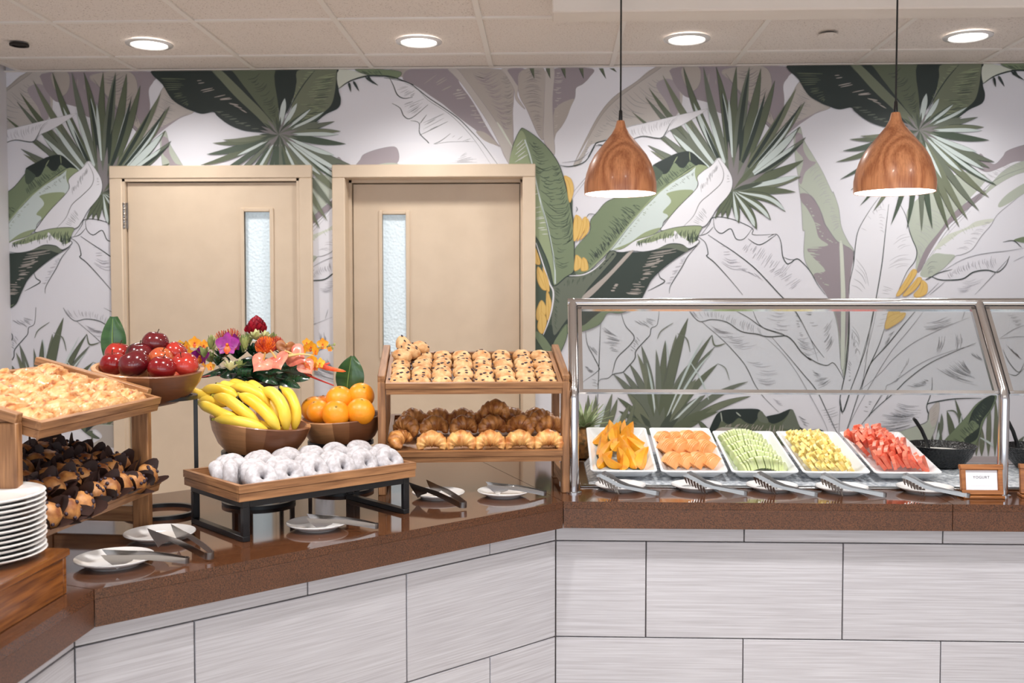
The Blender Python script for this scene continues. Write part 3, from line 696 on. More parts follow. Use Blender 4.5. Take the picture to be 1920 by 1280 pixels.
for A, B, n in (([(800,1060),(850,900)], [(1080,1010),(1180,900)], 34), ([(900,900),(960,820)], [(1150,960),(1190,850)], 20), ([(940,670),(1040,540)], [(990,640),(1070,430)], 18), ([(1250,480),(1290,450)], [(1290,290),(1340,270)], 12), ([(1400,440),(1470,400)], [(1400,240),(1470,320)], 12), ([(1250,560),(1450,480)], [(1640,720),(1520,590)], 36), ([(1040,690),(1180,640)], [(1200,700),(1220,660)], 16), ([(1490,430),(1560,450)], [(1620,520),(1640,520)], 9), ([(700,880),(760,800)], [(760,890),(790,810)], 10), ([(380,880),(470,1010)], [(540,840),(540,1000)], 14), ([(210,900),(250,980)], [(310,960),(330,1010)], 10), ([(200,330),(260,450)], [(330,380),(360,480)], 14), ([(400,260),(430,460)], [(490,150),(500,330)], 26), ([(320,560),(360,720)], [(420,620),(500,640)], 22), ([(190,140),(240,330)], [(230,150),(270,320)], 16), ([(260,120),(330,260)], [(350,130),(390,250)], 16), ([(640,260),(680,420)], [(620,380),(650,470)], 12), ([(600,480),(600,700)], [(640,560),(620,660)], 14), ([(900,300),(840,440)], [(960,270),(930,310)], 9), ([(1150,230),(1180,280)], [(1400,150),(1450,240)], 12), ([(1780,150),(1850,250)], [(1900,150),(1910,230)], 14), ([(1780,380),(1860,440)], [(1900,490),(1920,520)], 14)):
    P.hatch(c7(A), c7(B), n, .0, .92, 'lm', .8, .4, bow=.06)
P.line(c7([(1740,335),(1840,270),(1930,235)]), 'lm', 1.1); P.line(c7([(1730,340),(1850,325),(1930,325)]), 'lm', 1.1); P.line(c7([(1760,420),(1810,520),(1880,590),(1920,520)]), 'ld', 1.1); P.line(c7([(1800,600),(1850,615),(1880,600),(1920,560)]), 'ld', 1.1); P.line(c7([(1455,195),(1480,120)]), 'lm', 1)
P.line(c5([(1300,600),(1450,510),(1600,465),(1800,440),(1920,420)]), 'lm', 1.1); P.line(c5([(1180,660),(1220,635),(1280,655),(1350,660),(1460,650),(1540,600),(1640,585),(1720,600),(1780,550),(1810,480)]), 'ld', 1.8)
P.line(c5([(1190,660),(1270,610),(1380,580)]), 'ld', 1.2); P.line(c5([(1800,500),(1700,610),(1550,770)]), 'lm', 1.1); P.line(c5([(1330,670),(1210,770)]), 'lm', 1); P.line(c5([(1280,680),(1190,770)]), 'lm', .9)
P.hatch(c5([(1340,600),(1500,520),(1700,470)]), c5([(1370,660),(1520,600),(1720,600)]), 40, 0, .9, 'ls', .8, .4, bow=.1); P.hatch(c5([(1400,680),(1420,750)]), c5([(1680,620),(1560,740)]), 14, 0, .9, 'ls', .8, .4, bow=.1)
P.line(c5([(1840,520),(1920,480)]), 'lm', .9); P.line(c5([(1760,375),(1840,365),(1900,415)]), 'ld', 1.3); P.poly(c5([(1840,360),(1930,335),(1930,380)]), 'gr')
P.build()
# ---------- bottom palm fan
P = Print('palm_fan_print'); ct_ = c6([(775,1075)])[0]
for tip, w, bd in (((650,390),13,.06),((560,525),13,.1),((515,590),13,.1),((440,605),13,.12),((830,350),13,0),((910,310),17,.03),((1000,185),18,-.06),((760,420),11,.05),((1010,525),18,-.05),((1180,310),11,-.06),((1200,400),11,-.1),((1225,525),14,-.08),((1450,660),13,-.12),((1470,770),13,-.1),((1230,885),12,-.06),((1090,960),14,-.04),((470,780),11,.06),((480,880),10,.05),((500,960),10,.04),((620,450),12,.08),((700,620),18,.03),((860,600),18,0),((950,640),18,-.03),((1060,640),18,-.04),((1130,760),16,-.05),((600,700),16,.06),((540,740),13,.06),((560,840),14,.05),((1180,860),13,-.05),((1000,1040),12,0)):
    t = c6([tip])[0]; P.blade(ct_, t, w, mrn.choice(['ol','ol','ol2','gg']), bd, .6, line='ld' if mrn.random() < .5 else None)
for tip, w, bd in (((690,520),4,.05),((1120,330),4,-.05),((1180,440),4,-.1),((1100,760),4,-.04)):
    P.blade(ct_, c6([tip])[0], w, 'pa', bd, .7)
P.line(c6([(770,340),(800,280),(890,220)]), 'gg', 2); P.line(c6([(920,300),(990,340),(1015,440)]), 'gg', 2.4); P.line(c6([(1180,310),(1200,390),(1280,375)]), 'ol', 3); P.line(c6([(1220,525),(1280,560),(1310,650)]), 'gg', 1.8); P.line(c6([(1020,520),(1100,650),(1155,795)]), 'pa', 3); P.line(c6([(830,350),(850,440),(855,500)]), 'pa', 2)

for tip in ((640,900),(700,860),(760,840),(820,850),(880,880),(930,930),(600,960)): P.blade(ct_, c6([tip])[0], 12, mrn.choice(['gp','bl','gg']), 0, .4)
for b, t, w in (((240,1060),(250,760),9),((270,1060),(310,760),9),((330,1060),(430,750),12),((370,1060),(470,790),12),((430,1080),(560,830),12),((80,1200),(90,780),8),((60,1100),(75,820),6),((520,1080),(600,800),9)):
    P.blade(c6([b])[0], c6([t])[0], w, 'ol2', .05, .35, line='gd')
for b, t, w in (((300,1060),(380,820),7),((400,1070),(500,900),8)): P.blade(c6([b])[0], c6([t])[0], w, 'pa', .05, .4)
P.poly(c6([(1075,960),(1110,970),(1210,1075),(1260,1110),(1200,1100),(1120,1040)]), 'ol', line='ld'); P.line(c6([(1200,1050),(1200,1200)]), 'ol', 3, taper=False)
P.build()
P = Print('dark_leaf_print')   # dark domed leaf
P.poly(c6([(1150,1062),(1240,1000),(1380,1010),(1520,1050),(1640,1110),(1700,1160),(1200,1180),(1280,1100),(1230,1040)]), 'tp')
P.poly(c6([(1150,1062),(1190,950),(1250,880),(1400,866),(1540,876),(1590,925),(1680,900),(1770,866),(1800,900),(1840,1000)])+c7([(300,1030),(380,1020),(440,1050),(512,1122),(400,1140),(100,1140)])+c6([(1640,1120),(1480,1040),(1340,1010),(1240,1005)]), 'ol')
P.poly(c6([(1150,1062),(1190,950),(1250,880),(1400,866),(1540,876),(1500,960),(1470,975),(1430,960),(1380,930),(1330,970),(1290,975),(1250,950),(1220,1010)]), 'dg', line='ld')
P.poly(c6([(1580,925),(1680,900),(1770,866),(1720,940),(1650,975),(1610,965)]), 'dg')
P.poly(c6([(1540,880),(1590,930),(1600,970),(1540,960),(1520,920)]), 'gg'); P.poly(c6([(1770,868),(1800,900),(1840,1000),(1900,1040),(1800,1030),(1700,1000),(1740,930)]), 'gg'); P.poly(c7([(240,1005),(300,1030),(380,1020),(440,1055),(512,1122),(400,1060),(300,1070)]), 'dg2')
P.hatch(c6([(1260,1000),(1500,1030),(1700,1110)]), c6([(1300,970),(1540,970),(1720,960)]), 40, 0, .9, 'tp', 1.4, .4); P.hatch(c7([(60,1130),(250,1130),(420,1130)]), c7([(150,960),(260,1010),(400,1050)]), 34, 0, .9, 'gr2', 1.5, .4)
P.line(c6([(1245,890),(1255,960)]), 'sg', 2); P.line(c6([(1360,890),(1395,920)]), 'sg', 2.4); P.line(c6([(1250,1005),(1400,1015),(1560,1070),(1650,1130)]), 'sg', 2.2)
P.line(c6([(1840,1000),(1860,1030)])+c7([(240,1010),(300,1030),(380,1020),(440,1050),(512,1122)]), 'ld', 1.6)
P.build()
P = Print('green_leaf_print')  # lower right green leaf and grass
for b, t, w, cl in (((1230,1180),(1200,900),9,'ol'),((1290,1180),(1280,960),9,'ol'),((1400,1150),(1340,880),12,'ol'),((1480,1180),(1400,790),8,'ol'),((1560,1220),(1570,900),9,'ol2'),((1600,1220),(1600,1000),9,'ol2'),((1650,1220),(1660,800),9,'ol2'),((1700,1220),(1700,780),8,'ol2'),((1250,1160),(1300,980),6,'pa'),((1440,1150),(1450,900),6,'pa'),((1820,1200),(1920,1070),9,'gg'),((1290,1080),(1300,900),7,'gg')):
    P.blade(c7([b])[0], c7([t])[0], w, cl, mrn.uniform(-.08,.08), .4, line='gd')
P.line(c7([(1340,880),(1400,885),(1440,960)]), 'gg', 3); P.line(c7([(1590,1080),(1660,1120),(1690,1150)]), 'pa', 4)
P.poly(c7([(840,1110),(900,1065),(1080,1003),(1190,962),(1212,870),(1280,815),(1272,940),(1235,1060),(1160,1170),(1000,1190),(850,1190)]), 'sg', line='lm')
P.poly(c7([(1212,870),(1280,815),(1272,940),(1235,1000),(1215,960)]), 'tp2'); P.hatch(c7([(1270,830),(1260,1000)]), c7([(1210,900),(1200,1020)]), 14, 0, .9, 'tp', .9, .3)
P.poly(c7([(1255,1185),(1330,1090),(1480,930),(1560,830),(1660,768),(1712,768),(1680,860),(1620,950),(1580,1080),(1530,1180),(1480,1230),(1300,1230)]), 'gr', line='gd')
P.poly(c7([(1540,870),(1640,775),(1700,772),(1670,860),(1600,960),(1570,1080),(1500,1130),(1400,1190),(1480,1080),(1580,1000),(1530,950),(1500,980)]), 'dg2'); P.hatch(c7([(1300,1150),(1480,960),(1600,820)]), c7([(1420,1180),(1560,1060),(1650,860)]), 40, .05, .9, 'gd', 1.2, .4); P.hatch(c7([(1320,1170),(1500,1020),(1600,880)]), c7([(1400,1200),(1560,1100),(1640,880)]), 16, .0, .6, 'gr2', 1.4, .4)
P.build()
# ---------- upper palm fan
P = Print('palm_fan_print'); cc = c2([(1020,985)])[0]
tips = [(490,125,-.05,15),(385,220,-.05,14),(360,290,-.04,12),(260,400,-.03,11),(645,65,-.07,15),(795,62,-.03,15),(890,62,.06,16),(1042,62,-.04,16),(1140,62,-.03,20),(1225,75,.04,18),(1330,165,.05,17),(1490,225,.05,17),(1555,325,.06,17),(1520,510,.05,18),(1562,590,.07,17),(1545,762,.05,17),(1525,885,.06,15),(1485,1000,-.03,14),(400,690,-.05,14),(380,650,-.03,14),(470,560,-.05,14),(560,560,-.06,15),(620,500,-.05,14),(700,480,-.04,15)]
for x, y, b, w in tips: P.blade(cc, c2([(x, y)])[0], w, mrn.choice(['ol','ol','gg','ol2']), b, .5, line='ld' if mrn.random() < .45 else None)
for x, y, b, w in ((720,330,-.03,9),(830,380,-.02,8),(940,260,.02,8),(985,300,0,7),(640,460,-.04,9),(560,560,-.03,9),(1230,330,.03,7),(1480,430,.05,12),(1500,530,.05,13),(1480,650,.04,11),(1500,880,.03,10),(1350,600,.03,8)):
    P.blade(cc, c2([(x, y)])[0], w, 'pa', b, .72, line='gd')
for x, y, b, w in ((1140,80,-.03,8),(930,240,.02,7),(1260,250,.04,8),(1420,330,.04,7),(1530,340,.06,6),(1550,620,.06,6),(1100,500,0,8),(800,500,-.03,6)): P.blade(cc, c2([(x, y)])[0], w, 'dg2', b, .6)
for x, y, b, w in ((1410,1150,-.28,15),(1300,1210,-.16,16),(1195,1280,-.1,17),(1060,1235,.02,13),(975,1200,.08,10),(930,1190,.06,10),(880,1200,.03,8)): P.blade(c2([(1015,985)])[0], c2([(x, y)])[0], w, 'ol', b, .55, line='ld')
for x, y, b, w in ((1405,1140,-.26,7),(1290,1200,-.14,7),(1180,1260,-.09,8),(1050,1220,.03,6)): P.blade(c2([(1015,985)])[0], c2([(x, y)])[0], w, 'pa', b, .85)
P.poly(c2([(960,960),(950,800),(1010,740),(1100,790),(1180,880),(1150,970),(1040,1000)]), 'gg')
for x, y in ((980,620),(1060,640),(1150,700),(1220,760),(1260,850),(1240,930)): P.blade(cc, c2([(x, y)])[0], 9, mrn.choice(['gp','ol','bl']), 0, .4)
P.build()
P = Print('line_leaf_print')   # white pointed leaf left of the fan
P.poly(c2([(832,375),(690,405),(500,450),(330,490),(215,520),(120,580),(20,625),(-20,650),(60,655),(80,690),(200,680),(250,620),(340,580),(480,597),(530,545),(620,505),(720,450)]), 'w', line='lm', lw=.8)
P.line(c2([(250,610),(340,582),(470,597),(515,550),(545,485)]), 'ld', 1.5); P.hatch(c2([(240,530),(400,480),(620,430)]), c2([(260,600),(420,580),(540,520)]), 36, 0, .9, 'ls', .8, .35, bow=.1)
P.line(c2([(-70,740),(-20,650),(0,630),(60,615),(130,590)]), 'ld', 1.8); P.line(c2([(0,645),(80,655)]), 'ld', 1.6); P.line(c2([(-280,800),(-200,808),(-90,770),(-20,660)]), 'ld', 1.5); P.line(c2([(-265,780),(-140,760),(-60,700)]), 'lm', 1); P.line(c2([(-180,1000),(-60,860),(60,700)]), 'lm', 1); P.line(c2([(-180,1040),(-90,920),(20,800)]), 'ls', 1)
P.build()
# ---------- green banana leaves right of the doors
P = Print('banana_leaf_print')
P.poly(c4([(95,0),(345,0),(375,150),(385,300),(388,600),(500,600),(700,440),(690,700),(330,1000),(260,1230),(90,1230)]), 'gd')
P.poly(c4([(390,600),(385,440),(500,300),(510,210),(560,150),(620,80),(700,40)])+c2([(300,960),(420,830),(480,780),(590,720),(690,700),(750,760),(825,822),(740,800),(600,890),(470,990)])+c4([(900,130),(780,270),(650,430),(480,600)]), 'gr', line='ld', lw=1)
P.hatch(c4([(480,590),(640,430),(780,260),(900,120)]), c4([(420,520),(540,300),(640,130),(760,60)]), 60, 0, .75, 'gd', 1.3, .5, bow=.06); P.hatch(c4([(560,510),(700,370),(860,170)]), c4([(520,440),(660,290),(800,140)]), 50, 0, .9, 'dg2', 1.6, .5)
P.hatch(c2([(430,1010),(560,920),(720,810)]), c2([(400,930),(500,850),(680,780)]), 36, 0, .95, 'gd', 1.2, .4)
P.poly(c2([(745,800),(690,850),(560,930),(470,1000),(380,1090)])+c4([(900,130),(780,270),(650,440),(740,425),(860,360),(1030,275),(1060,220)])+c2([(600,1120),(660,1050),(725,1000),(752,940),(740,880)]), 'pa', line='gd', lw=1)
P.poly(c2([(520,1010),(620,985),(720,990),(660,1055),(600,1120),(520,1230),(490,1280),(530,1180),(490,1150),(550,1080),(540,1040)]), 'gr2'); P.poly(c4([(680,430),(800,380),(920,300),(1035,268),(960,330),(850,365),(760,420)]), 'gr2')
P.hatch(c4([(700,400),(860,200),(980,60)]), c4([(820,360),(960,230),(1090,80)]), 34, 0, .35, 'gr', .9, .25); P.hatch(c2([(480,1000),(620,900),(720,840)]), c2([(560,1010),(690,950),(740,900)]), 22, .1, .6, 'gd', .7, .3)
P.line(c4([(480,600),(650,430),(780,265),(900,125)])+c2([(430,1030),(560,925),(745,802)]), 'gr2', 2.6, taper=False); P.line(c4([(490,605),(660,435),(790,270),(910,130)]), 'gd', 1)
P.poly(c2([(415,800),(530,740),(600,710),(690,698),(760,750),(828,822),(740,800),(690,770),(655,812),(620,815),(575,780),(530,850),(490,864),(460,830)]), 'dg', line='ld'); P.line(c2([(690,700),(695,765)]), 'gr2', 1.6); P.line(c2([(600,735),(570,785)]), 'gr2', 1.8); P.poly(c2([(415,805),(470,835),(490,864),(440,920),(410,900)]), 'gd')
P.poly(c2([(745,800),(800,800),(825,822),(770,860),(748,920),(730,860)]), 'gr2')
P.build()
P = Print('banana_leaf_print')   # white curl
P.poly(c2([(910,742),(960,800),(1005,880),(1012,950),(985,1020),(900,1120),(850,1200),(790,1262),(640,1258),(480,1290),(510,1230),(600,1120),(720,1000),(755,945),(748,890),(790,845),(850,805)]), 'w', line='ld', lw=1)
P.line(c2([(905,760),(945,850),(930,930),(850,1010),(770,1080),(720,1180),(645,1258)]), 'ld', 1); P.hatch(c2([(910,780),(840,860),(770,950)]), c2([(890,860),(850,940),(780,1040)]), 30, .0, .8, 'lm', .8, .4); P.hatch(c2([(990,870),(1000,950)]), c2([(950,880),(960,960)]), 12, 0, .8, 'lm', .7, .3); P.hatch(c2([(790,1110),(700,1230)]), c2([(850,1200),(790,1262)]), 16, -.1, .8, 'lm', .7, .3)
P.poly(c4([(690,440),(760,420),(850,360),(950,330),(1050,290),(1180,260),(1335,255),(1325,300),(1308,350),(1325,372),(1280,412),(1240,422),(1190,392),(1100,388),(1000,430),(900,447),(820,440),(740,452)]), 'w', line='ld', lw=1)
P.poly(c4([(850,375),(950,335),(1050,292),(1180,262),(1335,257),(1325,300),(1308,350),(1270,380),(1180,330),(1140,290),(1120,340),(1040,350),(950,380)]), 'gr2'); P.hatch(c4([(860,365),(1050,292),(1300,262)]), c4([(850,420),(1030,400),(1300,370)]), 46, .1, .95, 'gd', 1.1, .4, bow=.1); P.hatch(c4([(900,370),(1100,300),(1300,290)]), c4([(900,440),(1090,390),(1280,400)]), 34, .3, .95, 'w', 1.8, .3, bow=.1); P.hatch(c4([(1230,270),(1330,262)]), c4([(1240,400),(1300,400)]), 14, .3, 1, 'gd', 1.6, .3)
P.build()
P = Print('dark_leaf_print')     # dark leaf below
P.poly(c4([(640,470),(690,450),(850,452),(1000,432),(1100,390),(1190,394),(1240,424),(1300,402),(1220,450),(1130,510),(1040,580),(970,650),(930,720),(905,770),(860,850),(740,905),(640,905),(600,960),(560,1000),(450,1042),(330,1060),(330,960),(430,850),(480,740),(600,590)]), 'dg2', line='ld', lw=1)
P.poly(c4([(330,1060),(330,1000),(450,1000),(540,930),(640,870),(740,880),(860,840),(740,905),(640,905),(600,960),(560,1000),(450,1042)]), 'gr'); P.hatch(c4([(1200,420),(1060,520),(950,650),(890,770)]), c4([(860,470),(830,560),(770,650),(720,760)]), 46, 0, .75, 'tp', 1.5, .4)
P.hatch(c4([(720,690),(690,740)]), c4([(690,690),(660,740)]), 4, 0, 1, 'tp', 2.4, .1); P.poly(c4([(1000,432),(1100,392),(1190,396),(1240,424),(1220,450),(1110,420)]), 'gg')
P.poly(c4([(228,700),(300,640),(400,632),(500,592),(600,520),(650,450),(690,442),(700,480),(600,600),(480,740),(430,850),(330,960),(240,1075),(215,1000),(222,850)]), 'gg', line='ld', lw=1.2); P.hatch(c4([(600,540),(450,620),(320,650)]), c4([(560,600),(430,700),(300,760)]), 26, 0, .8, 'gd', 1, .5); P.hatch(c4([(240,700),(235,850),(235,1000)]), c4([(300,740),(270,900),(260,1040)]), 22, 0, .9, 'gd', 1.1, .4); P.hatch(c4([(700,450),(600,560)]), c4([(660,470),(560,590)]), 24, 0, 1, 'ld', 1.2, .4)
P.poly(c4([(825,448),(780,462),(640,610),(450,780),(500,790),(660,630)]), 'tp'); P.line(c4([(340,628),(450,620),(540,575),(620,500)]), 'w', 2.4)
P.poly(c4([(155,1070),(215,990),(240,1075),(330,960),(330,1060),(215,1150)]), 'dg2'); P.poly(c4([(100,1040),(150,1070),(210,1150),(260,1240),(200,1240),(100,1100)]), 'gr', line='ld'); P.poly(c4([(330,985),(330,1090),(270,1220),(210,1220),(240,1110)]), 'gr', line='ld')
P.build()
P = Print('banana_leaf_print')   # upright banana leaf beside the door frame
P.poly([(980,240),(995,249),(1015,265),(1035,287.5),(1047.5,307.5),(1055,327.5),(1061,350),(1067.5,375),(1072.5,402.5),(1076,435),(1077,478),(1076,508),(1060,520),(1042,535),(1036,530),(1030,500),(1018,470),(1000,440),(960,420),(955,320),(960,282),(966,262),(975,244)], 'gr', line='ld', lw=1.6)
P.poly([(975,246),(985,255),(988,275),(992,300),(1004,330),(1012,372),(1022,405),(1030,440),(1037,500),(1040,535),(1028,490),(1004,440),(970,400),(955,320),(960,282)], 'gr2'); P.hatch([(985,255),(996,310),(1014,372),(1030,440)], [(962,280),(960,330),(990,380),(1010,440)], 40, 0, .9, 'w', .9, .4); P.hatch([(990,262),(1004,330),(1020,400),(1036,500)], [(1020,275),(1052,335),(1072,420),(1074,500)], 70, .0, .85, 'gd', 1, .5, bow=.2); P.hatch([(1050,310),(1066,370),(1076,440)], [(1030,310),(1040,390),(1050,470)], 46, 0, .9, 'gd', 1.2, .4, bow=-.2)
P.line([(984,262),(996,300),(1012,372),(1024,415),(1034,460),(1040,500),(1041,532)], 'pa', 2.6, taper=False); P.line([(1014,380),(1026,425),(1035,470),(1042,505)], 'ld', 1); P.line(c4([(100,380),(150,530),(200,680),(230,750),(220,870),(190,980),(155,1070)]), 'w', 3)
def bananas(lst):
    for pts in lst: P.poly(pts, 'ye', line='yd', lw=1); P.line([pts[0], tuple((pts[1][k]+pts[-1][k])/2 for k in (0,1)), tuple((pts[2][k]+pts[-2][k])/2 for k in (0,1))], 'yd', .8)
bananas([c1([(1350,880),(1400,900),(1422,980),(1400,1070),(1385,1060),(1370,960)]), c4([(400,170),(440,200),(440,280),(390,370),(380,300),(385,210)]), c4([(450,200),(480,190),(470,270),(410,370),(430,290)]), c4([(480,200),(500,230),(490,300),(430,360),(465,290)]), c4([(400,470),(440,500),(440,560),(390,590),(390,520)]), c4([(450,490),(480,510),(490,580),(440,590),(440,540)]), c4([(110,560),(150,600),(190,720),(150,730),(110,660)]), c4([(150,560),(190,650),(200,740),(180,730),(160,640)]), c4([(140,810),(175,860),(165,930),(110,960),(105,880)]), c4([(180,740),(215,830),(190,960),(175,900)]), c4([(140,890),(180,960),(150,1060),(110,1010)]), c4([(95,420),(120,480),(130,540),(95,530)])])
P.line(c4([(400,150),(410,130),(400,110)]), 'ld', 1); P.line(c4([(480,190),(500,165),(550,170)]), 'ld', 1)
bananas([c5([(1080,580),(1115,600),(1060,690),(990,770),(960,770),(1020,670)]), c5([(1120,640),(1150,650),(1110,720),(1040,775),(1010,770),(1070,700)]), c5([(1150,660),(1190,690),(1185,760),(1120,790),(1090,770),(1130,720)]), c5([(915,870),(990,880),(960,930),(890,950)]), c5([(1030,905),(1010,950),(940,1000),(878,1025),(890,950),(960,910)])])
P.build()
# ---------- dark leaves hanging from the ceiling line, and hub palm
P = Print('dark_leaf_print')
P.poly(c3([(155,40),(640,40),(740,150),(840,260),(940,370),(1070,490),(1100,525),(900,515),(800,490),(720,450),(650,395),(620,366),(530,380),(450,355),(390,330),(300,270),(230,160)]), 'dg', line='ld', lw=1)
P.hatch(c3([(200,100),(280,240),(420,330)]), c3([(430,110),(440,220),(430,300)]), 26, 0, .9, 'ol', 1.4, .35); P.hatch(c3([(495,115),(520,215),(640,262),(740,300),(840,350)]), c3([(530,115),(640,190),(745,242),(830,318),(890,380)]), 24, 0, 1, 'tp', 1.5, .2); P.hatch(c3([(620,360),(760,440),(900,500)]), c3([(700,360),(860,430),(1000,500)]), 16, 0, .9, 'gg', 1.6, .4)
P.poly(c3([(660,40),(1115,40),(1130,200),(1132,370),(1125,490),(1040,400),(950,290),(860,170),(760,60)]), 'ol'); P.poly(c3([(660,40),(760,40),(860,160),(960,290),(1020,370),(900,270),(800,170)]), 'dg')
P.hatch(c3([(880,120),(980,290),(1090,420)]), c3([(1000,60),(1110,220),(1125,400)]), 34, .05, .95, 'dg2', 1.1, .4, bow=.15)
P.poly(c3([(610,40),(680,40),(800,150),(900,250),(1010,360),(1130,510),(1080,520),(950,395),(800,255),(700,145)]), 'ol2', line='ld', lw=.9)
P.poly(c3([(1118,40),(1320,40),(1290,150),(1250,260),(1215,340),(1150,420),(1130,300)]), 'dg'); P.poly(c3([(1310,40),(1610,40),(1590,200),(1560,310),(1500,380),(1400,460),(1290,510),(1190,520),(1230,350),(1260,240),(1280,140)]), 'ol2'); P.poly(c3([(1600,40),(1612,40),(1606,190),(1622,270),(1600,335),(1500,385),(1400,460),(1480,380),(1550,310),(1582,200)]), 'dg', line='ld')
P.hatch(c3([(1590,70),(1570,220),(1500,370),(1320,500)]), c3([(1400,100),(1310,240),(1260,360),(1220,500)]), 60, .0, .9, 'gr2', 1, .4); P.hatch(c3([(1580,100),(1560,240),(1480,380)]), c3([(1440,130),(1350,260),(1280,400)]), 40, .0, .9, 'bl', 1.2, .4); P.line(c3([(1430,45),(1340,150),(1260,270),(1200,380)]), 'ld', 1.6); P.hatch(c3([(1420,60),(1300,200),(1220,350)]), c3([(1330,60),(1270,180),(1210,320)]), 20, 0, .9, 'gr2', 1, .3)
P.poly(c3([(1620,40),(1830,90),(1700,130),(1612,185)]), 'sg2'); P.poly(c3([(1740,40),(1930,40),(2100,60),(2060,110),(1930,85),(1840,85)]), 'gr', line='gd'); P.hatch(c3([(1780,50),(1930,45)]), c3([(1850,85),(1960,85)]), 12, 0, 1, 'gd', .9, .3)
P.line(c3([(1608,190),(1700,130),(1830,92),(1930,90),(2040,100),(2200,160)]), 'ld', 2.4)
for a, b in (((1690,140),(1705,215)),((1725,130),(1770,210)),((1820,100),(1920,165)),((1840,92),(1880,150))): P.blade(c3([a])[0], c3([b])[0], 5, 'ld', 0, .2)
P.build()
P = Print('palm_fan_print'); cc = c3([(1130,540)])[0]
hub = [(1570,440,.02,11),(1615,515,-.03,13),(1655,612,.04,14),(1695,775,.08,15),(1660,820,.03,14),(1710,950,.06,14),(1655,1040,.05,14),(1580,1140,.05,13),(1495,1205,.04,13),(1432,1262,.04,13),(1355,1285,.03,12),(1230,1270,.03,12),(1150,1290,-.02,11),(1040,1275,-.04,11),(920,1245,-.05,11),(790,1140,-.06,11),(690,1100,-.05,10),(620,985,-.05,9),(540,905,-.05,10),(510,775,-.08,12),(560,692,-.08,13),(610,605,-.1,11),(690,580,-.09,9),(1385,340,.05,12),(1490,370,.08,14),(1450,440,.04,12)]
for x, y, b, w in hub: P.blade(cc, c3([(x, y)])[0], w, mrn.choice(['gg','ol','gd','ol2']), b, .5, line='ld' if mrn.random() < .3 else None)
for x, y, b, w in ((1600,540,-.02,8),(1560,700,.05,9),(1620,830,.03,9),(1680,930,.05,7),(1450,850,.05,8),(1185,262,0,11),(1280,300,.02,9),(1385,345,.04,6),(1490,365,.06,6),(1300,900,.02,6),(800,700,-.03,6),(900,900,-.02,6)): P.blade(cc, c3([(x, y)])[0], w, 'pa', b, .7, line='gd')
P.poly(c3([(1130,480),(1190,510),(1210,560),(1170,620),(1110,630),(1060,600),(1050,540),(1080,500)]), 'gp')
for k in range(26):
    a = k/26*6.283; P.blade(cc, (cc[0]+math.cos(a)*38, cc[1]+math.sin(a)*34), 5, mrn.choice(['gp','gg','bl']), 0, .4)
P.build()
# ================================================================== PENDANTS, GUARD
def pendant_wood():
    mt, nt, N, L, P = nmat('pendant_wood'); P.inputs['Roughness'].default_value = .34; P.inputs['Coat Weight'].default_value = .1
    tc = N.new('ShaderNodeTexCoord'); mp = N.new('ShaderNodeMapping'); mp.inputs['Scale'].default_value = (1, 1, .4); mp.inputs['Rotation'].default_value = (0, .5, .3); L.new(tc.outputs['Object'], mp.inputs[0])
    w = N.new('ShaderNodeTexNoise'); w.inputs['Scale'].default_value = 5.0; w.inputs['Detail'].default_value = 1.5; L.new(mp.outputs[0], w.inputs[0])
    mu = N.new('ShaderNodeMath'); mu.operation = 'MULTIPLY'; mu.inputs[1].default_value = 75; L.new(w.outputs['Fac'], mu.inputs[0]); si = N.new('ShaderNodeMath'); si.operation = 'SINE'; L.new(mu.outputs[0], si.inputs[0])
    mr = N.new('ShaderNodeMapRange'); mr.inputs[1].default_value = -1; L.new(si.outputs[0], mr.inputs[0])
    mp2 = N.new('ShaderNodeMapping'); mp2.inputs['Scale'].default_value = (90, 90, 6); L.new(tc.outputs['Object'], mp2.inputs[0]); n2 = N.new('ShaderNodeTexNoise'); n2.inputs['Scale'].default_value = 2; n2.inputs['Detail'].default_value = 4; L.new(mp2.outputs[0], n2.inputs[0])
    ad = N.new('ShaderNodeMath'); ad.operation = 'MULTIPLY_ADD'; ad.inputs[1].default_value = .45; L.new(mr.outputs[0], ad.inputs[0]); L.new(n2.outputs['Fac'], ad.inputs[2])
    r = N.new('ShaderNodeValToRGB'); r.color_ramp.elements[0].position = .3; r.color_ramp.elements[1].position = 1.0; r.color_ramp.elements[0].color = S(158,90,52); r.color_ramp.elements[1].color = S(214,146,100); L.new(ad.outputs[0], r.inputs[0]); L.new(r.outputs[0], P.inputs['Base Color']); return mt
M_['pendant_wood'] = pendant_wood()
M_['pendant_light'] = emis('pendant_light', (1,.97,.92,1), 9)
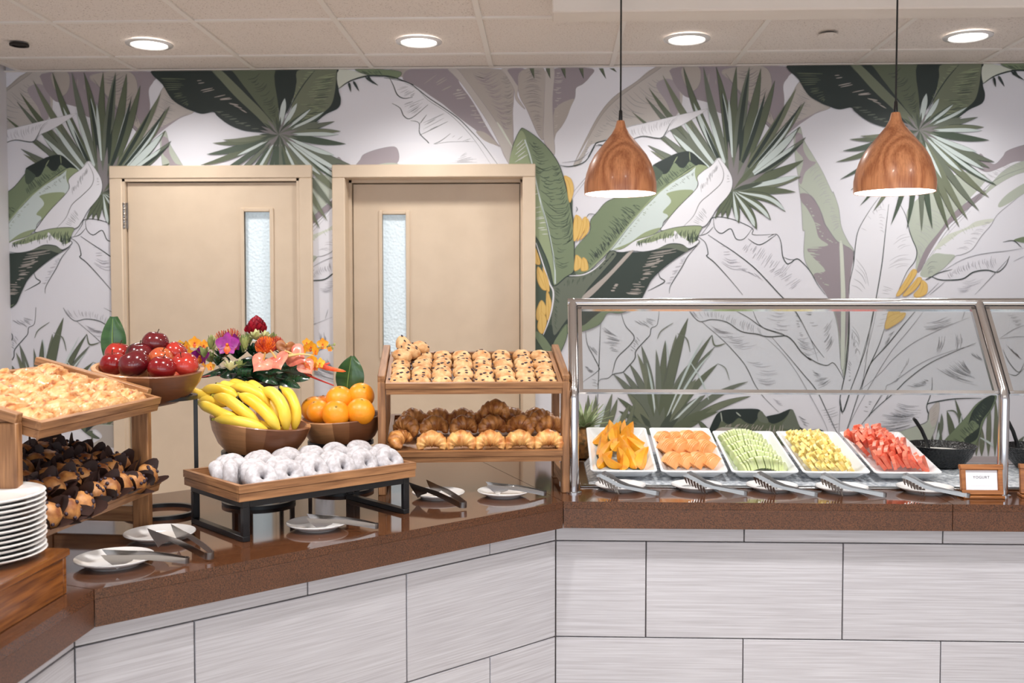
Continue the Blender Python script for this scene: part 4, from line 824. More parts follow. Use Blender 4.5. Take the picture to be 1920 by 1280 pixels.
def pendant(x, y, zb, sc, label):
    root = empty('pendant_lamp', Tr(x, y, zb), label=label, cat='lamp', group='wooden pendant lamps')
    prof = [(.1115,.001),(.1135,0),(.1145,.015),(.1140,.035),(.108,.065),(.0975,.095),(.083,.122),(.0625,.148),(.0445,.170),(.028,.190),(.0175,.209),(.0128,.228),(.0115,.231)]
    mb = MB(); mb.lathe([(r*sc, z*sc) for r, z in prof]+[(.004,.231*sc)], 56, cap0=False, cap1=True)
    mb.lathe([(.1115*sc,.001),(.108*sc,.012),(.10*sc,.03)], 56, cap0=False, cap1=False)
    put('shade', mb.mesh('shade', M_['pendant_wood']), root)
    mb = MB(); mb.lathe([(.0005,.0015),(.1108*sc,.0015)], 56, cap0=False, cap1=False)
    put('light_panel', mb.mesh('light_panel', M_['pendant_light']), root)
    h = CEIL-.0016-zb
    mb = MB(); mb.lathe([(.0065,.229*sc),(.0075,.232*sc),(.0065,.262*sc),(.003,.266*sc)], 14); put('cord_grip', mb.mesh('cord_grip', M_['black_plastic']), root)
    mb = MB(); mb.lathe([(.0032,.262*sc),(.0032,h-.02)], 10); put('cord', mb.mesh('cord', M_['black_plastic']), root)
    mb = MB(); mb.lathe([(.01,h-.03),(.05,h-.022),(.052,h)], 24); put('ceiling_rose', mb.mesh('ceiling_rose', M_['black_plastic']), root)
q = atY(1163, 364, 3.73); pendant(q.x, q.y, q.z, 1.17, 'wood grained bell pendant lamp on black cord nearer the doors')
q = atY(1677, 361, 3.46); pendant(q.x, q.y, q.z, 1.17, 'wood grained bell pendant lamp on black cord at the right')

def thin_glass():
    mt, nt, N, L, P = nmat('guard_glass'); N.remove(P)
    g = N.new('ShaderNodeBsdfGlossy'); g.inputs['Roughness'].default_value = .02; t = N.new('ShaderNodeBsdfTransparent'); t.inputs[0].default_value = (.93,.95,.95,1)
    f = N.new('ShaderNodeFresnel'); f.inputs[0].default_value = 1.45; mx = N.new('ShaderNodeMixShader')
    L.new(f.outputs[0], mx.inputs[0]); L.new(t.outputs[0], mx.inputs[1]); L.new(g.outputs[0], mx.inputs[2]); L.new(mx.outputs[0], N['Material Output'].inputs[0])
    return mt
M_['guard_glass'] = thin_glass()
GY = 3.185; GZ1 = 1.188; TY = 3.39; TZ = 1.482; PR = .0165
gx = [.081, 1.436, 2.79]
guard = empty('sneeze_guard', Tr(gx[0], GY, T), label='chrome tube buffet guard with slanted glass panes over the fruit platters', cat='guard')
Mg = Tr(-gx[0], -GY, -T)
for x in gx:
    mb = MB()
    mb.tube([(x,GY,T),(x,GY,GZ1-.012),(x,GY+.004,GZ1+.004),(x,GY+.012,GZ1+.02),(x,TY,TZ)], PR, 20, up=(1,0,0))
    mb.lathe([(.026,T),(.026,T+.004),(.018,T+.006)], 20, Tr(x,GY,0))
    put('post', mb.mesh('post', M_['steel']), guard, Mg)
mb = MB(); mb.tube([(gx[0]-PR, TY, TZ), (gx[2]+PR, TY, TZ)], PR*.93, 20); mb.ball((gx[0],TY,TZ), PR*1.0, 16, 10)
put('top_rail', mb.mesh('top_rail', M_['steel']), guard, Mg)
ud = Vector((0, TY-GY-.012, TZ-GZ1-.02)); ul = ud.length; ud.normalize(); nn = Vector((0, ud.z, -ud.y))
for a, b in ((0,1),(1,2)):
    x0, x1 = gx[a]+PR+.001, gx[b]-PR-.001; o = Vector((0, GY+.012, GZ1+.02))
    mb = MB()
    def bar(p, q, w): mb.tube([p, q], w, 4, up=nn)
    lo_ = o-ud*.012; hi = o+ud*(ul-PR-.004)
    def at(x, p): return Vector((x, p.y, p.z))
    bar(at(x0, lo_), at(x1, lo_), .008); bar(at(x0, hi-ud*.004), at(x1, hi-ud*.004), .009); bar(at(x0+.006, lo_), at(x0+.006, hi), .009); bar(at(x1-.006, lo_), at(x1-.006, hi), .009)
    put('pane_frame', mb.mesh('pane_frame', M_['steel']), guard, Mg)
    mb = MB(); vs = []
    for x in (x0+.008, x1-.008):
        for p in (lo_, hi):
            for s_ in (-.002, .002): vs.append(at(x, p)+nn*s_)
    mb.add(vs, [(0,1,3,2),(4,6,7,5),(0,2,6,4),(1,5,7,3),(0,4,5,1),(2,3,7,6)])
    tag(put('glass_pane', mb.mesh('glass_pane', M_['guard_glass'], 0), guard, Mg), 'clear slanted glass pane')

# ================================================================== COLD WELL + PLATTERS
WX0, WX1, WY0, WY1 = .105, 2.6, 3.275, 3.80
well = empty('cold_well', Tr(WX0, WY0, T), label='long stainless steel cold well rim set in the worktop', cat='cold well'); Mw = Tr(-WX0, -WY0, -T)
mb = MB()
for b_ in ((WX0,WY0,WX1,WY0+.03),(WX0,WY1-.03,WX1,WY1),(WX0,WY0+.03,WX0+.03,WY1-.03),(WX1-.03,WY0+.03,WX1,WY1-.03)): mb.box(b_[0],b_[1],T,b_[2],b_[3],T+.006,bev=.002)
put('rim', mb.mesh('rim', M_['steel_dull']), well, Mw)
mb = MB(); mb.box(WX0+.03,WY0+.03,T,WX1-.03,WY1-.03,T+.003); put('pan', mb.mesh('pan', M_['steel_dull']), well, Mw)
M_['ice'] = pmat('ice', S(225,230,235), S(150,158,168), rough=.25, scale=60, bump=.6, bscale=90, bdist=.004)
def icebed(name, x0, x1, slope, label):
    nx, ny = int((x1-x0)/.012), 40; vs = []; fs = []
    for j in range(ny+1):
        for i in range(nx+1):
            x = x0+(x1-x0)*i/nx; y = WY0+.032+(WY1-.032-WY0-.032)*j/ny
            e = min(1, min(i, nx-i)/3, min(j, ny-j)/3)
            z = T+.0035+e*(.002+slope*max(0, (y-WY0-.09))*.2*max(0, min(1, (1.31-x)/.06)))+ e*.006*(nz((x,y,0), 70)+.6)
            vs.append((x, y, z))
    for j in range(ny):
        for i in range(nx): a = j*(nx+1)+i; fs.append((a, a+1, a+nx+2, a+nx+1))
    mb = MB(); mb.add(vs, fs, Tr(-x0, -WY0, -T)); o = put(name, mb.mesh(name, M_['ice'], 1.0), None, Tr(x0, WY0, T))
    return tag(o, label, 'ice', kind='stuff')
icebed('crushed_ice', WX0+.031, WX1-.031, .55, 'bed of crushed ice in the steel cold well under the fruit platters')

def platter_mesh():
    w, d = .2235, .425; mb = MB()
    def rr(hw, hd, r, z, n=5):
        out = []
        for cx, cy, a0 in ((hw-r,hd-r,0),(-hw+r,hd-r,90),(-hw+r,-hd+r,180),(hw-r,-hd+r,270)):
            for k in range(n): a = R(a0+90*k/(n-1)); out.append((cx+r*math.cos(a), cy+r*math.sin(a), z))
        return out
    rings = [rr(w/2-.030,d/2-.035,.015,0), rr(w/2-.010,d/2-.012,.018,.022), rr(w/2,d/2,.014,.031), rr(w/2,d/2,.014,.034), rr(w/2-.008,d/2-.008,.012,.0345), rr(w/2-.024,d/2-.026,.016,.016), rr(w/2-.034,d/2-.04,.016,.007)]
    n = len(rings[0]); vs = [p for r_ in rings for p in r_]; fs = []
    for i in range(len(rings)-1):
        for k in range(n): fs.append((i*n+k, i*n+(k+1) % n, (i+1)*n+(k+1) % n, (i+1)*n+k))
    fs.append(tuple(range(n))[::-1]); fs.append(tuple((len(rings)-1)*n+k for k in range(n)))
    mb.add(vs, fs); return mb.mesh('platter', M_['white_tray'], .5)
pm = platter_mesh(); TILT = R(12.8)
PL = []
pl_names = ['papaya wedges', 'orange cantaloupe slices', 'green honeydew slices', 'yellow pineapple pieces', 'red watermelon wedges']
for i, nme in enumerate(pl_names):
    cx = .2535 + .236*i; top_y = (819, 819, 827, 833, 831)[i]
    Mx = Tr(cx, 3.34, T+.0125) @ Rot(TILT-(.0 if i < 2 else R(1.6)), 'X') @ Tr(0, .2125, 0)
    PL.append(Mx); tag(put('platter', pm, None, Mx), 'white rectangular platter holding '+nme, 'platter', 'white fruit platters')

# ---- fruit pieces
M_['papaya'] = pmat('papaya', S(250,180,48), S(242,150,30), rough=.35, scale=30, vary=.06, sss=.1)
M_['papaya_skin'] = pmat('papaya_skin', S(120,130,50), S(190,150,40), rough=.4, scale=14)
M_['cantaloupe'] = pmat('cantaloupe', S(252,190,128), S(244,164,98), rough=.35, scale=25, vary=.05, sss=.1)
M_['honeydew'] = pmat('honeydew', S(214,223,168), S(198,211,146), rough=.32, scale=25, vary=.05, sss=.1)
M_['pineapple'] = pmat('pineapple', S(255,238,168), S(250,220,124), rough=.35, scale=60, vary=.06, bump=.4, sss=.1)
M_['watermelon'] = pmat('watermelon', S(250,142,112), S(241,112,88), rough=.33, scale=60, vary=.06, bump=.3, sss=.1)
def slice_mesh(name, mat, r=.036, th=.008, span=150, inner=.38):
    """melon slice: flat arc lying in the xz plane, thickness along y"""
    mb = MB(); n = 10; a0 = R(90-span/2); out = []
    for k in range(n+1): a = a0+R(span)*k/n; out.append((r*math.cos(a), r*math.sin(a)))
    for k in range(n, -1, -1): a = a0+R(span)*k/n; rr_ = r*inner*(.7+.3*math.sin((a-a0)/R(span)*math.pi)); out.append((rr_*math.cos(a), rr_*math.sin(a)-.002))
    mb.prism(out, -th/2, th/2, Rot(R(90), 'X')); return mb.mesh(name, mat, .5)
def papaya_mesh(L_=.05, w=.022, seed=0):
    """boat shaped wedge: flesh on two cut faces, skin on the curved back"""
    mb = MB(); n = 12; vs = []; fs = []; ms = []
    for i in range(n+1):
        t = i/n; s_ = math.sin(math.pi*t)**.75; x = (t-.5)*2*L_; y0 = .016*math.sin(math.pi*t)
        ring = [(0, .4), (-1, -.25), (-.6, -.75), (0, -.95), (.6, -.75), (1, -.25)]
        for (a, b) in ring: vs.append((x, a*w*s_, y0*-1.0+.012+b*w*s_*1.2))
    for i in range(n):
        for k in range(6):
            fs.append((i*6+k, i*6+(k+1) % 6, i*6+6+(k+1) % 6, i*6+6+k)); ms.append(0 if k in (0, 5) else 1)
    b0 = len(mb.f); mb.add(vs, fs); mb.m[b0:] = ms
    return mb.mesh('papaya_wedge', [M_['papaya'], M_['papaya_skin']], .6)
pap = papaya_mesh(); fr = random.Random(3)
spots = [(-.07,.13,.03,60,20),(-.035,.15,.04,80,30),(.005,.15,.045,95,50),(.045,.14,.045,80,55),(.075,.115,.03,120,15),(-.045,.06,.045,70,30),(-.01,.07,.065,88,40),(.025,.055,.06,100,40),(.06,.03,.04,140,20),(-.05,-.02,.04,60,25),(-.01,-.005,.06,50,20),(.02,-.01,.055,120,30),(.0,-.075,.035,90,35),(-.06,-.085,.03,60,25),(-.03,-.1,.03,150,20),(.035,-.09,.035,110,30),(.07,-.09,.035,70,30),(.06,-.05,.035,30,15),(-.03,.1,.06,75,50),(.03,.1,.065,100,45),(-.065,.03,.04,70,30),(.005,-.11,.03,80,25),(-.02,.03,.07,95,30)]
for i, (u, v, h, az, el) in enumerate(spots):
    tag(put('papaya_wedge', pap, None, PL[0] @ Tr(u, v-.015, h-.004) @ Rot(R(az+fr.uniform(-15,15)), 'Z') @ Rot(R(-el), 'Y') @ Rot(R(fr.uniform(-40,40)), 'X') @ Sc(fr.uniform(.85,1.05))), 'ripe papaya wedge piled on the first white platter', 'papaya', 'papaya wedges')
cant = slice_mesh('cantaloupe_slice', M_['cantaloupe'], .062, .0062, 112, .40)
for r_ in range(3):
    for c_ in range(4):
        az = 38+fr.uniform(-5,5); lf = fr.uniform(.92,1.06)
        for k in range(7):
            o_ = (k-3)*.0068; u = -.062+c_*.0425+(.005*r_)-math.sin(R(az))*o_; v = .105-r_*.104+math.cos(R(az))*o_; h = -.006+(.008 if r_ == 1 else 0)
            tag(put('cantaloupe_slice', cant, None, PL[1] @ Tr(u, v, h) @ Rot(R(az), 'Z') @ Rot(R(-10), 'X') @ Sc(.78*lf, 1, lf*(1.05-.035*abs(k-3)))), 'orange cantaloupe slice in the %s bundle from the left, %s row' % (ORD[c_], ('back', 'middle', 'front')[r_]), 'melon slice', 'cantaloupe slices')
hon = slice_mesh('honeydew_slice', M_['honeydew'], .030, .0078, 150, .2)
for r_ in range(6):
    for k in range(15):
        t = k/14; u = -.082+t*.142+r_*.004; v = .140-r_*.058-.020*(2*t-1)**2+.01; h = .004+.016*math.sin(t*3.1416)
        tag(put('honeydew_slice', hon, None, PL[2] @ Tr(u, v, h) @ Rot(R(112-t*46+fr.uniform(-3,3)), 'Z') @ Rot(R(-14+fr.uniform(-3,3)), 'X') @ Sc(.95, 1, 1.5+fr.uniform(-.05,.05))), 'pale green honeydew slice in the %s row from the back of its platter' % ORD[r_], 'melon slice', 'honeydew slices')
def wedge_mesh(name, mat, r, th, span, seed):
    mb = MB(); out = [(0, 0)]; n = 5
    for k in range(n+1): a = R(90-span/2+span*k/n); out.append((r*math.cos(a), r*math.sin(a)))
    mb.prism(out, -th/2, th/2, Rot(R(90), 'X')); mb.v = [(x+.003*nz((x,y,z), 60, seed), y+.002*nz((z,x,y), 60, seed), z+.003*nz((y,z,x), 60, seed+2)) for x, y, z in mb.v]
    return mb.mesh(name, mat, .5)
pin = [wedge_mesh('pineapple_piece', M_['pineapple'], .036, .0095, 52, k) for k in range(3)]
for i in range(120):
    r_ = i//12; c_ = i % 12; u = -.068+c_*.0122+fr.uniform(-.004,.004); v = .155-r_*.036+fr.uniform(-.008,.008)
    h = .018+.03*math.sin(math.pi*(c_+.5)/12)*math.sin(math.pi*(r_+1)/11)
    tag(put('pineapple_piece', pin[i % 3], None, PL[3] @ Tr(u, v, h) @ Rot(R(fr.uniform(55,100)), 'Z') @ Rot(R(fr.uniform(-50,-20)), 'X') @ Rot(R(fr.uniform(-25,25)), 'Y')), 'small yellow pineapple wedge heaped on the fourth white platter', 'pineapple', 'pineapple wedges')
wat = [wedge_mesh('watermelon_piece', M_['watermelon'], .064, .015, 54, k+5) for k in range(3)]
for i in range(70):
    r_ = i//10; c_ = i % 10; u = -.076+c_*.0162+fr.uniform(-.006,.006)+r_*.004; v = .155-r_*.050+fr.uniform(-.015,.015)
    h = .012+.035*math.sin(math.pi*(c_+.5)/9)*math.sin(math.pi*(r_+1)/8)
    tag(put('watermelon_piece', wat[i % 3], None, PL[4] @ Tr(u, v, h) @ Rot(R(fr.uniform(50,95)), 'Z') @ Rot(R(fr.uniform(-45,-15)), 'X') @ Rot(R(fr.uniform(-20,20)), 'Y') @ Sc(fr.uniform(.75,1))), 'rindless red watermelon wedge heaped on the fifth white platter', 'watermelon', 'watermelon wedges')

# ================================================================== PLATES AND TONGS
def plate_mesh(r):
    prof = [(.001,.004),(r*.55,.004),(r*.60,.0015),(r*.64,0),(r*.66,.002),(r*.84,.009),(r*.99,.0155),(r,.0175),(r*.985,.019),(r*.84,.0125),(r*.68,.007),(r*.6,.006),(.001,.006)]
    mb = MB(); mb.lathe(prof, 48, cap0=False, cap1=False); return mb.mesh('plate', M_['porcelain'], 1.2)
pl_small = plate_mesh(.085)
plates = [((215,1062),'white dessert plate under spade tongs nearest the stacked plates'),((300,1014),'white dessert plate under open tongs below the muffin rack'),((595,994),'white dessert plate in front of the sugared donut tray'),((822,936),'white dessert plate right of the black donut stand'),((944,933),'white dessert plate in front of the croissant rack'),
          ((1163,921),'white dessert plate in front of the papaya platter'),((1306,921),'white dessert plate in front of the cantaloupe platter'),((1447,922),'white dessert plate in front of the honeydew platter'),((1578,925),'white dessert plate in front of the pineapple platter'),((1734,926),'white dessert plate in front of the watermelon platter')]
for (px, lb) in plates:
    q = atZ(px[0], px[1]-4, T); k = 1.06 if px[0] < 400 else (.98 if px[0] < 1700 else 1.04)
    tag(put('dessert_plate', pl_small, None, Tr(q.x, q.y, T) @ Sc(k)), lb, 'plate', 'dessert plates on the counter')
def spade_arm(s_):
    """vertical flat arm with a triangular blade hanging down at the head (x=0 head, x=.24 tail)"""
    mb = MB(); y = lambda x: s_*(.012+.022*(1-x/.24))
    mb.strip([(.075,y(.075),.031),(.13,y(.13),.028),(.19,y(.19),.02),(.228,y(.228)*.9,.013)], (0,0,1), [.006,.008,.0085,.0085], .0014)
    b = [(.0,.040),(.09,.036),(.085,.020),(.06,.010),(.045,-.002),(.035,.008),(.012,.026)]
    vs = [(x, s_*(.012+.022*(1-x/.24))+d_, z) for d_ in (-.0007,.0007) for x, z in b]; n = len(b)
    mb.add(vs, [tuple(range(n)), tuple(range(n, 2*n))[::-1]]+[(i, (i+1) % n, n+(i+1) % n, n+i) for i in range(n)])
    return mb.mesh('tong_arm', M_['steel_dull'], .5)
def claw_arm(s_):
    mb = MB(); y = lambda x: s_*(.006+.032*(1-x/.25))
    mb.strip([(.015,y(.015),.060),(.05,y(.05),.046),(.085,y(.085),.030),(.12,y(.12),.023),(.18,y(.18),.017),(.238,y(.238)*.9,.0115)], (0,.2,1), [.0075,.008,.0075,.006,.0065,.0085], .0016)
    for k in range(7):
        x = .006+k*.0125; z = .060-.0135*k*.48 if k else .058
        mb.strip([(x,y(x),z),(x+.003,y(x)-s_*.006,z-.015),(x+.008,y(x)-s_*.012,z-.031)], (1,0,.2), [.0046,.004,.002], .0016)
    mb.strip([(.0,y(0),.058),(.015,y(.015),.060)], (0,.2,1), [.003,.0075], .0016)
    return mb.mesh('tong_arm', M_['tong_steel'], .5)
def tail(x, w, z):
    mb = MB(); pts = []
    for k in range(9): a = R(-90+180*k/8); pts.append((x+.012*math.cos(a), w*math.sin(a), z))
    mb.strip(pts, (0,0,1), .0085, .0014); return mb.mesh('tong_hinge', M_['tong_steel'], .5)
def tongs_proto(arm, x, w, z):
    root = empty('tongs'); put('tong_arm', arm(1), root); put('tong_arm', arm(-1), root); put('tong_hinge', tail(x, w, z), root); return root
spade = tongs_proto(spade_arm, .228, .0118, .013); claw = tongs_proto(claw_arm, .238, .0064, .0115)
def place_tongs(proto, head, tl, label, group, first=False, zh=.014, k=None, tilt=0):
    a = atZ(*head, T+.03); b = atZ(*tl, T+.012); d = b-a; ang = math.atan2(d.y, d.x); ln = math.hypot(d.x, d.y)
    ln0 = .24 if proto is spade else .25
    s_ = k or min(1.15, max(.8, ln/ln0))
    Mx = Tr(a.x, a.y, T+zh) @ Rot(ang, 'Z') @ Rot(math.atan2(zh-.0008, ln0*s_), 'Y') @ Sc(s_)
    if first: proto.matrix_local = Mx; tag(proto, label, 'tongs', group)
    else: copy_tree(proto, Mx, label=label, cat='tongs', group=group)
G1, G2 = 'spade tongs for bread', 'claw tongs for fruit'
place_tongs(spade, (188,1048), (352,1049), 'steel spade tongs on the plate nearest the stacked plates', G1, True, .014)
place_tongs(spade, (298,1002), (372,1036), 'steel tongs with raised blades on the plate below the muffin rack', G1, k=.95)
place_tongs(spade, (573,978), (706,985), 'steel spade tongs on the plate in front of the donut tray', G1)
place_tongs(spade, (782,915), (872,948), 'steel spade tongs on the plate right of the donut stand', G1)
place_tongs(spade, (910,915), (1024,924), 'steel spade tongs on the plate in front of the croissant rack', G1)
for i, (h_, t_, nme) in enumerate((((1122,905),(1216,922),'papaya'),((1283,905),(1380,922),'cantaloupe'),((1414,905),(1516,924),'honeydew'),((1537,908),(1650,926),'pineapple'),((1690,908),(1808,927),'watermelon'))):
    place_tongs(claw, h_, t_, 'steel claw tongs on the plate in front of the %s platter' % nme, G2, i == 0, .012)

# ================================================================== BLACK BOWLS, SIGNS, PINEAPPLE
M_['yogurt'] = pmat('yogurt', S(240,238,232), rough=.3, bump=.3, bscale=40)
def ribbed_black():
    mt, nt, N, L, P = nmat('ribbed_black'); P.inputs['Base Color'].default_value = S(22,23,25); P.inputs['Roughness'].default_value = .3
    tc = N.new('ShaderNodeTexCoord'); v = N.new('ShaderNodeTexVoronoi'); v.inputs['Scale'].default_value = 110; b = N.new('ShaderNodeBump'); b.inputs['Distance'].default_value = .003
    L.new(tc.outputs['Object'], v.inputs['Vector']); L.new(v.outputs['Distance'], b.inputs['Height']); L.new(b.outputs[0], P.inputs['Normal']); return mt
M_['ribbed_black'] = ribbed_black()
def black_bowl(x, y, lb, hx, hlean, llb):
    root = empty('serving_bowl', Tr(x, y, T+.008), label=lb, cat='bowl', group='black serving bowls')
    mb = MB(); mb.lathe([(.05,0),(.075,.006),(.105,.04),(.122,.078),(.124,.082),(.121,.083),(.103,.048),(.07,.014),(.001,.01)], 48, cap1=False)
    put('bowl', mb.mesh('bowl', M_['ribbed_black'], 1.0), root)
    mb = MB(); mb.lathe([(.001,.06),(.06,.059),(.108,.056)], 40, cap0=False, cap1=False); put('yogurt', mb.mesh('yogurt', M_['yogurt'], 1.5), root)
    lad = empty('ladle', Tr(x+hx, y+.03, T+.06), label=llb, cat='ladle')
    mb = MB(); mb.tube([(0,0,.0),(hlean*.2,0,.04),(hlean*.55,0,.08),(hlean,0,.115),(hlean*1.15,-.004,.122)], [.008,.007,.007,.007,.005], 10); put('handle', mb.mesh('handle', M_['black_plastic']), lad)
    mb = MB(); mb.ball((.02,0,-.008), (.03,.03,.014), 14, 8); put('scoop', mb.mesh('scoop', M_['black_plastic']), lad)
q = atY(1757, 858, 3.72); black_bowl(q.x, 3.69, 'black hammered bowl of white yogurt right of the watermelon platter', -.03, -.052, 'black ladle standing in the yogurt bowl beside the watermelon')
black_bowl(1.775, 3.66, 'black bowl of white curd partly hidden behind the right chrome post', -.055, -.04, 'black ladle leaning in the bowl behind the yogurt sign')
M_['paper'] = pmat('paper', S(240,240,246), rough=.6); M_['ink'] = pmat('ink', S(60,60,70), rough=.7); M_['ink2'] = pmat('ink2', S(176,176,188), rough=.7)
def text_mesh(txt, size, mat, extrude=.0002):
    cu = bpy.data.curves.new('lettering', 'FONT'); cu.body = txt; cu.size = size; cu.align_x = 'CENTER'; cu.extrude = extrude; cu.space_character = 1.15
    o = bpy.data.objects.new('tmp', cu); COL.objects.link(o); dg_ = bpy.context.evaluated_depsgraph_get(); me = bpy.data.meshes.new_from_object(o.evaluated_get(dg_)); bpy.data.objects.remove(o)
    me.materials.clear(); me.materials.append(mat); return me
def sign(x, y, rz, lb, txt):
    root = empty('table_sign', Tr(x, y, T) @ Rot(rz, 'Z'), label=lb, cat='sign', group='wooden table signs'); W2, H2 = .064, .100; Mt = Tr(0,0,.002) @ Rot(R(-8), 'X')
    def part(nm, x0, y0, z0, x1, y1, z1): mb = MB(); mb.box(x0,y0,z0,x1,y1,z1,bev=.0015); put(nm, mb.mesh(nm, M_['sign_wood']), root, Mt)
    part('stile', -W2,-.008,.012,-W2+.014,.008,H2); part('stile', W2-.014,-.008,.012,W2,.008,H2); part('top_rail', -W2-.002,-.010,H2-.014,W2+.002,.010,H2+.002); part('bottom_rail', -W2+.0,-.010,.008,W2,.010,.022)
    mb = MB(); mb.box(-W2,-.02,0,W2,.035,.009,bev=.002); put('foot', mb.mesh('foot', M_['sign_wood']), root)
    mb = MB(); mb.box(-W2+.010,.001,.018,W2-.010,.003,H2-.010); put('backing', mb.mesh('backing', M_['sign_wood']), root, Mt)
    mb = MB(); mb.box(-W2+.0145,-.001,.0225,W2-.0145,.0006,H2-.0165); card = put('card', mb.mesh('card', M_['paper']), root, Mt)
    if txt:
        put('lettering', text_mesh(txt, .0115, M_['ink']), card, Tr(0,-.0013,.058) @ Rot(R(90), 'X'))
        put('small_print', text_mesh('- - - - - - - - - - - - -', .007, M_['ink2']), card, Tr(0,-.0013,.034) @ Rot(R(90), 'X'))
q = atZ(1841, 933, T); sign(q.x, q.y, 0, 'small wooden framed sign reading YOGURT in front of the right chrome post', 'YOGURT')
sign(1.548, 3.16, R(-10), 'wooden framed sign cut off by the right edge of the picture', None)
# spare pineapple behind the guard post
M_['pine_skin'] = pmat('pine_skin', S(176,120,60), S(96,74,38), rough=.6, scale=60, bump=.8, bscale=60, bdist=.006)
M_['pine_leaf'] = pmat('pine_leaf', S(122,142,96), S(168,178,140), rough=.5, scale=30)
root = empty('pineapple', Tr(.14, 3.87, T) , label='whole pineapple with spiky crown behind the left chrome post', cat='pineapple')
mb = MB(); mb.lathe([(.02,0),(.04,.008),(.05,.05),(.05,.08),(.04,.115),(.02,.13)], 20); put('body', mb.mesh('body', M_['pine_skin']), root)
mb = MB()
for k in range(34):
    a = k*2.4; el = R(80-k*1.9); ln = .075+.04*(1-k/34)
    pts = []
    for j in range(5):
        t = j/4; r_ = .012+ln*t*math.cos(el)*(1+.5*t); z = .122+ln*t*math.sin(el)-.02*t*t*(k/34)
        pts.append((r_*math.cos(a), r_*math.sin(a), z))
    mb.strip(pts, (-math.sin(a), math.cos(a), 0), [.009,.009,.007,.004,.0005], .002)
put('crown', mb.mesh('crown', M_['pine_leaf'], .8), root)
# ================================================================== BREAD RACKS
def rack_parts(root):
    def part(nm, mat, *boxes, M=None):
        mb = MB()
        for b in boxes: mb.box(*b, bev=.002)
        return put(nm, mb.mesh(nm, M_[mat]), root, M)
    for s_ in (-1, 1):
        x0, x1 = (-.305, -.281) if s_ < 0 else (.281, .305)
        part('front_leg', 'oak_z', (x0, 0, 0, x1, .046, .36)); part('rear_leg', 'oak_z', (x0, .275, 0, x1, .32, .432))
        part('bottom_rail', 'oak_y', (x0+.003, .046, .02, x1-.003, .275, .062))
        mb = MB(); a = math.atan2(.085, .32); mb.box(x0, 0, 0, x1, .33, .022, bev=.002); put('slanted_rail', mb.mesh('slanted_rail', M_['oak_y']), root, Tr(0,.002,.3585) @ Rot(a, 'X'))
        part('tray_cleat', 'oak_y', (x0+(.024 if s_ < 0 else -.008), .05, .325, x1+(.008 if s_ < 0 else -.024), .27, .335))
TA = R(14.4); TW, TD, TH = .556, .335, .037
TRAY_AT = {'top': Tr(0, -.033, .323) @ Rot(TA, 'X'), 'low': Tr(0, -.033, .108) @ Rot(TA, 'X')}
def tray_parts(root, M, w=TW, d=TD, h=TH):
    mb = MB(); mb.box(-w/2+.003, .003, 0, w/2-.003, d-.003, .008); put('tray_base', mb.mesh('tray_base', M_['oak_x']), root, M)
    g = .0022
    for nm, mat, f in (('tray_lip','oak_x',(0,)), ('tray_lip','oak_x',(1,)), ('tray_side','oak_y',(2,)), ('tray_side','oak_y',(3,))):
        mb = MB()
        for (z0, z1, o) in ((0, h*.5-g/2, .002), (h*.5-g/2, h*.5+g/2, .004), (h*.5+g/2, h, 0)):
            bx = [(-w/2+o, o, z0, w/2-o, .013, z1), (-w/2+o, d-.013, z0, w/2-o, d-o, z1), (-w/2+o, .013, z0, -w/2+.013, d-.013, z1), (w/2-.013, .013, z0, w/2-o, d-.013, z1)][f[0]]
            mb.box(*bx)
        put(nm, mb.mesh(nm, M_[mat], .5), root, M)
def make_rack(M, label):
    root = empty('bread_rack', M, label=label, cat='rack', group='two tier oak bread racks'); rack_parts(root)
    for k in ('top', 'low'):
        t = empty('tray'); t.parent = root; t.matrix_local = TRAY_AT[k]; tray_parts(t, Matrix())
    return root
a1 = R(86); RM1 = Tr(-1.0965, 2.345, T) @ Rot(a1, 'Z'); a2 = R(6); RM2 = Tr(-.236, 3.148, T) @ Rot(a2, 'Z')
make_rack(RM1, 'two tier oak rack of flaky pastries and muffins at left'); make_rack(RM2, 'two tier oak rack of scones and croissants beside the chrome guard')
def on_tray(RM, k, u, v, h=.009): return RM @ TRAY_AT[k] @ Tr(u, v, h)

# ---- baked goods
M_['scone'] = pmat('scone', S(232,194,142), S(196,132,76), rough=.6, scale=42, detail=5, lo=.38, hi=.68, bump=.35, bscale=90, vary=.08, bdist=.003)
M_['raisin'] = pmat('raisin', S(52,34,46), rough=.5)
M_['danish'] = pmat('danish', S(214,170,118), S(158,84,40), rough=.34, scale=34, stretch=(1,2.4,1), detail=8, lo=.44, hi=.66, c3=S(208,146,86), bump=1.0, bscale=38, vary=.06, coat=.25, bdist=.006)
M_['croissant'] = pmat('croissant', S(216,152,84), S(132,72,34), rough=.42, scale=26, stretch=(2.2,1,1), detail=5, lo=.36, hi=.66, bump=.3, bscale=60, vary=.1, coat=.15)
M_['croissant_pale'] = pmat('croissant_pale', S(238,188,118), S(188,114,58), rough=.42, scale=26, stretch=(2.2,1,1), detail=5, lo=.36, hi=.66, bump=.3, bscale=60, vary=.06, coat=.15)
M_['muffin'] = pmat('muffin', S(198,140,78), S(132,74,36), rough=.5, scale=40, detail=5, bump=.5, bscale=70, vary=.08, bdist=.003)
M_['tulip_paper'] = pmat('tulip_paper', S(58,34,28), S(40,22,19), rough=.62, scale=20)
M_['sugar'] = pmat('sugar', S(204,203,208), S(172,167,170), rough=.85, scale=90, detail=4, lo=.3, hi=.62, bump=.5, bscale=120, vary=.02, bdist=.002)
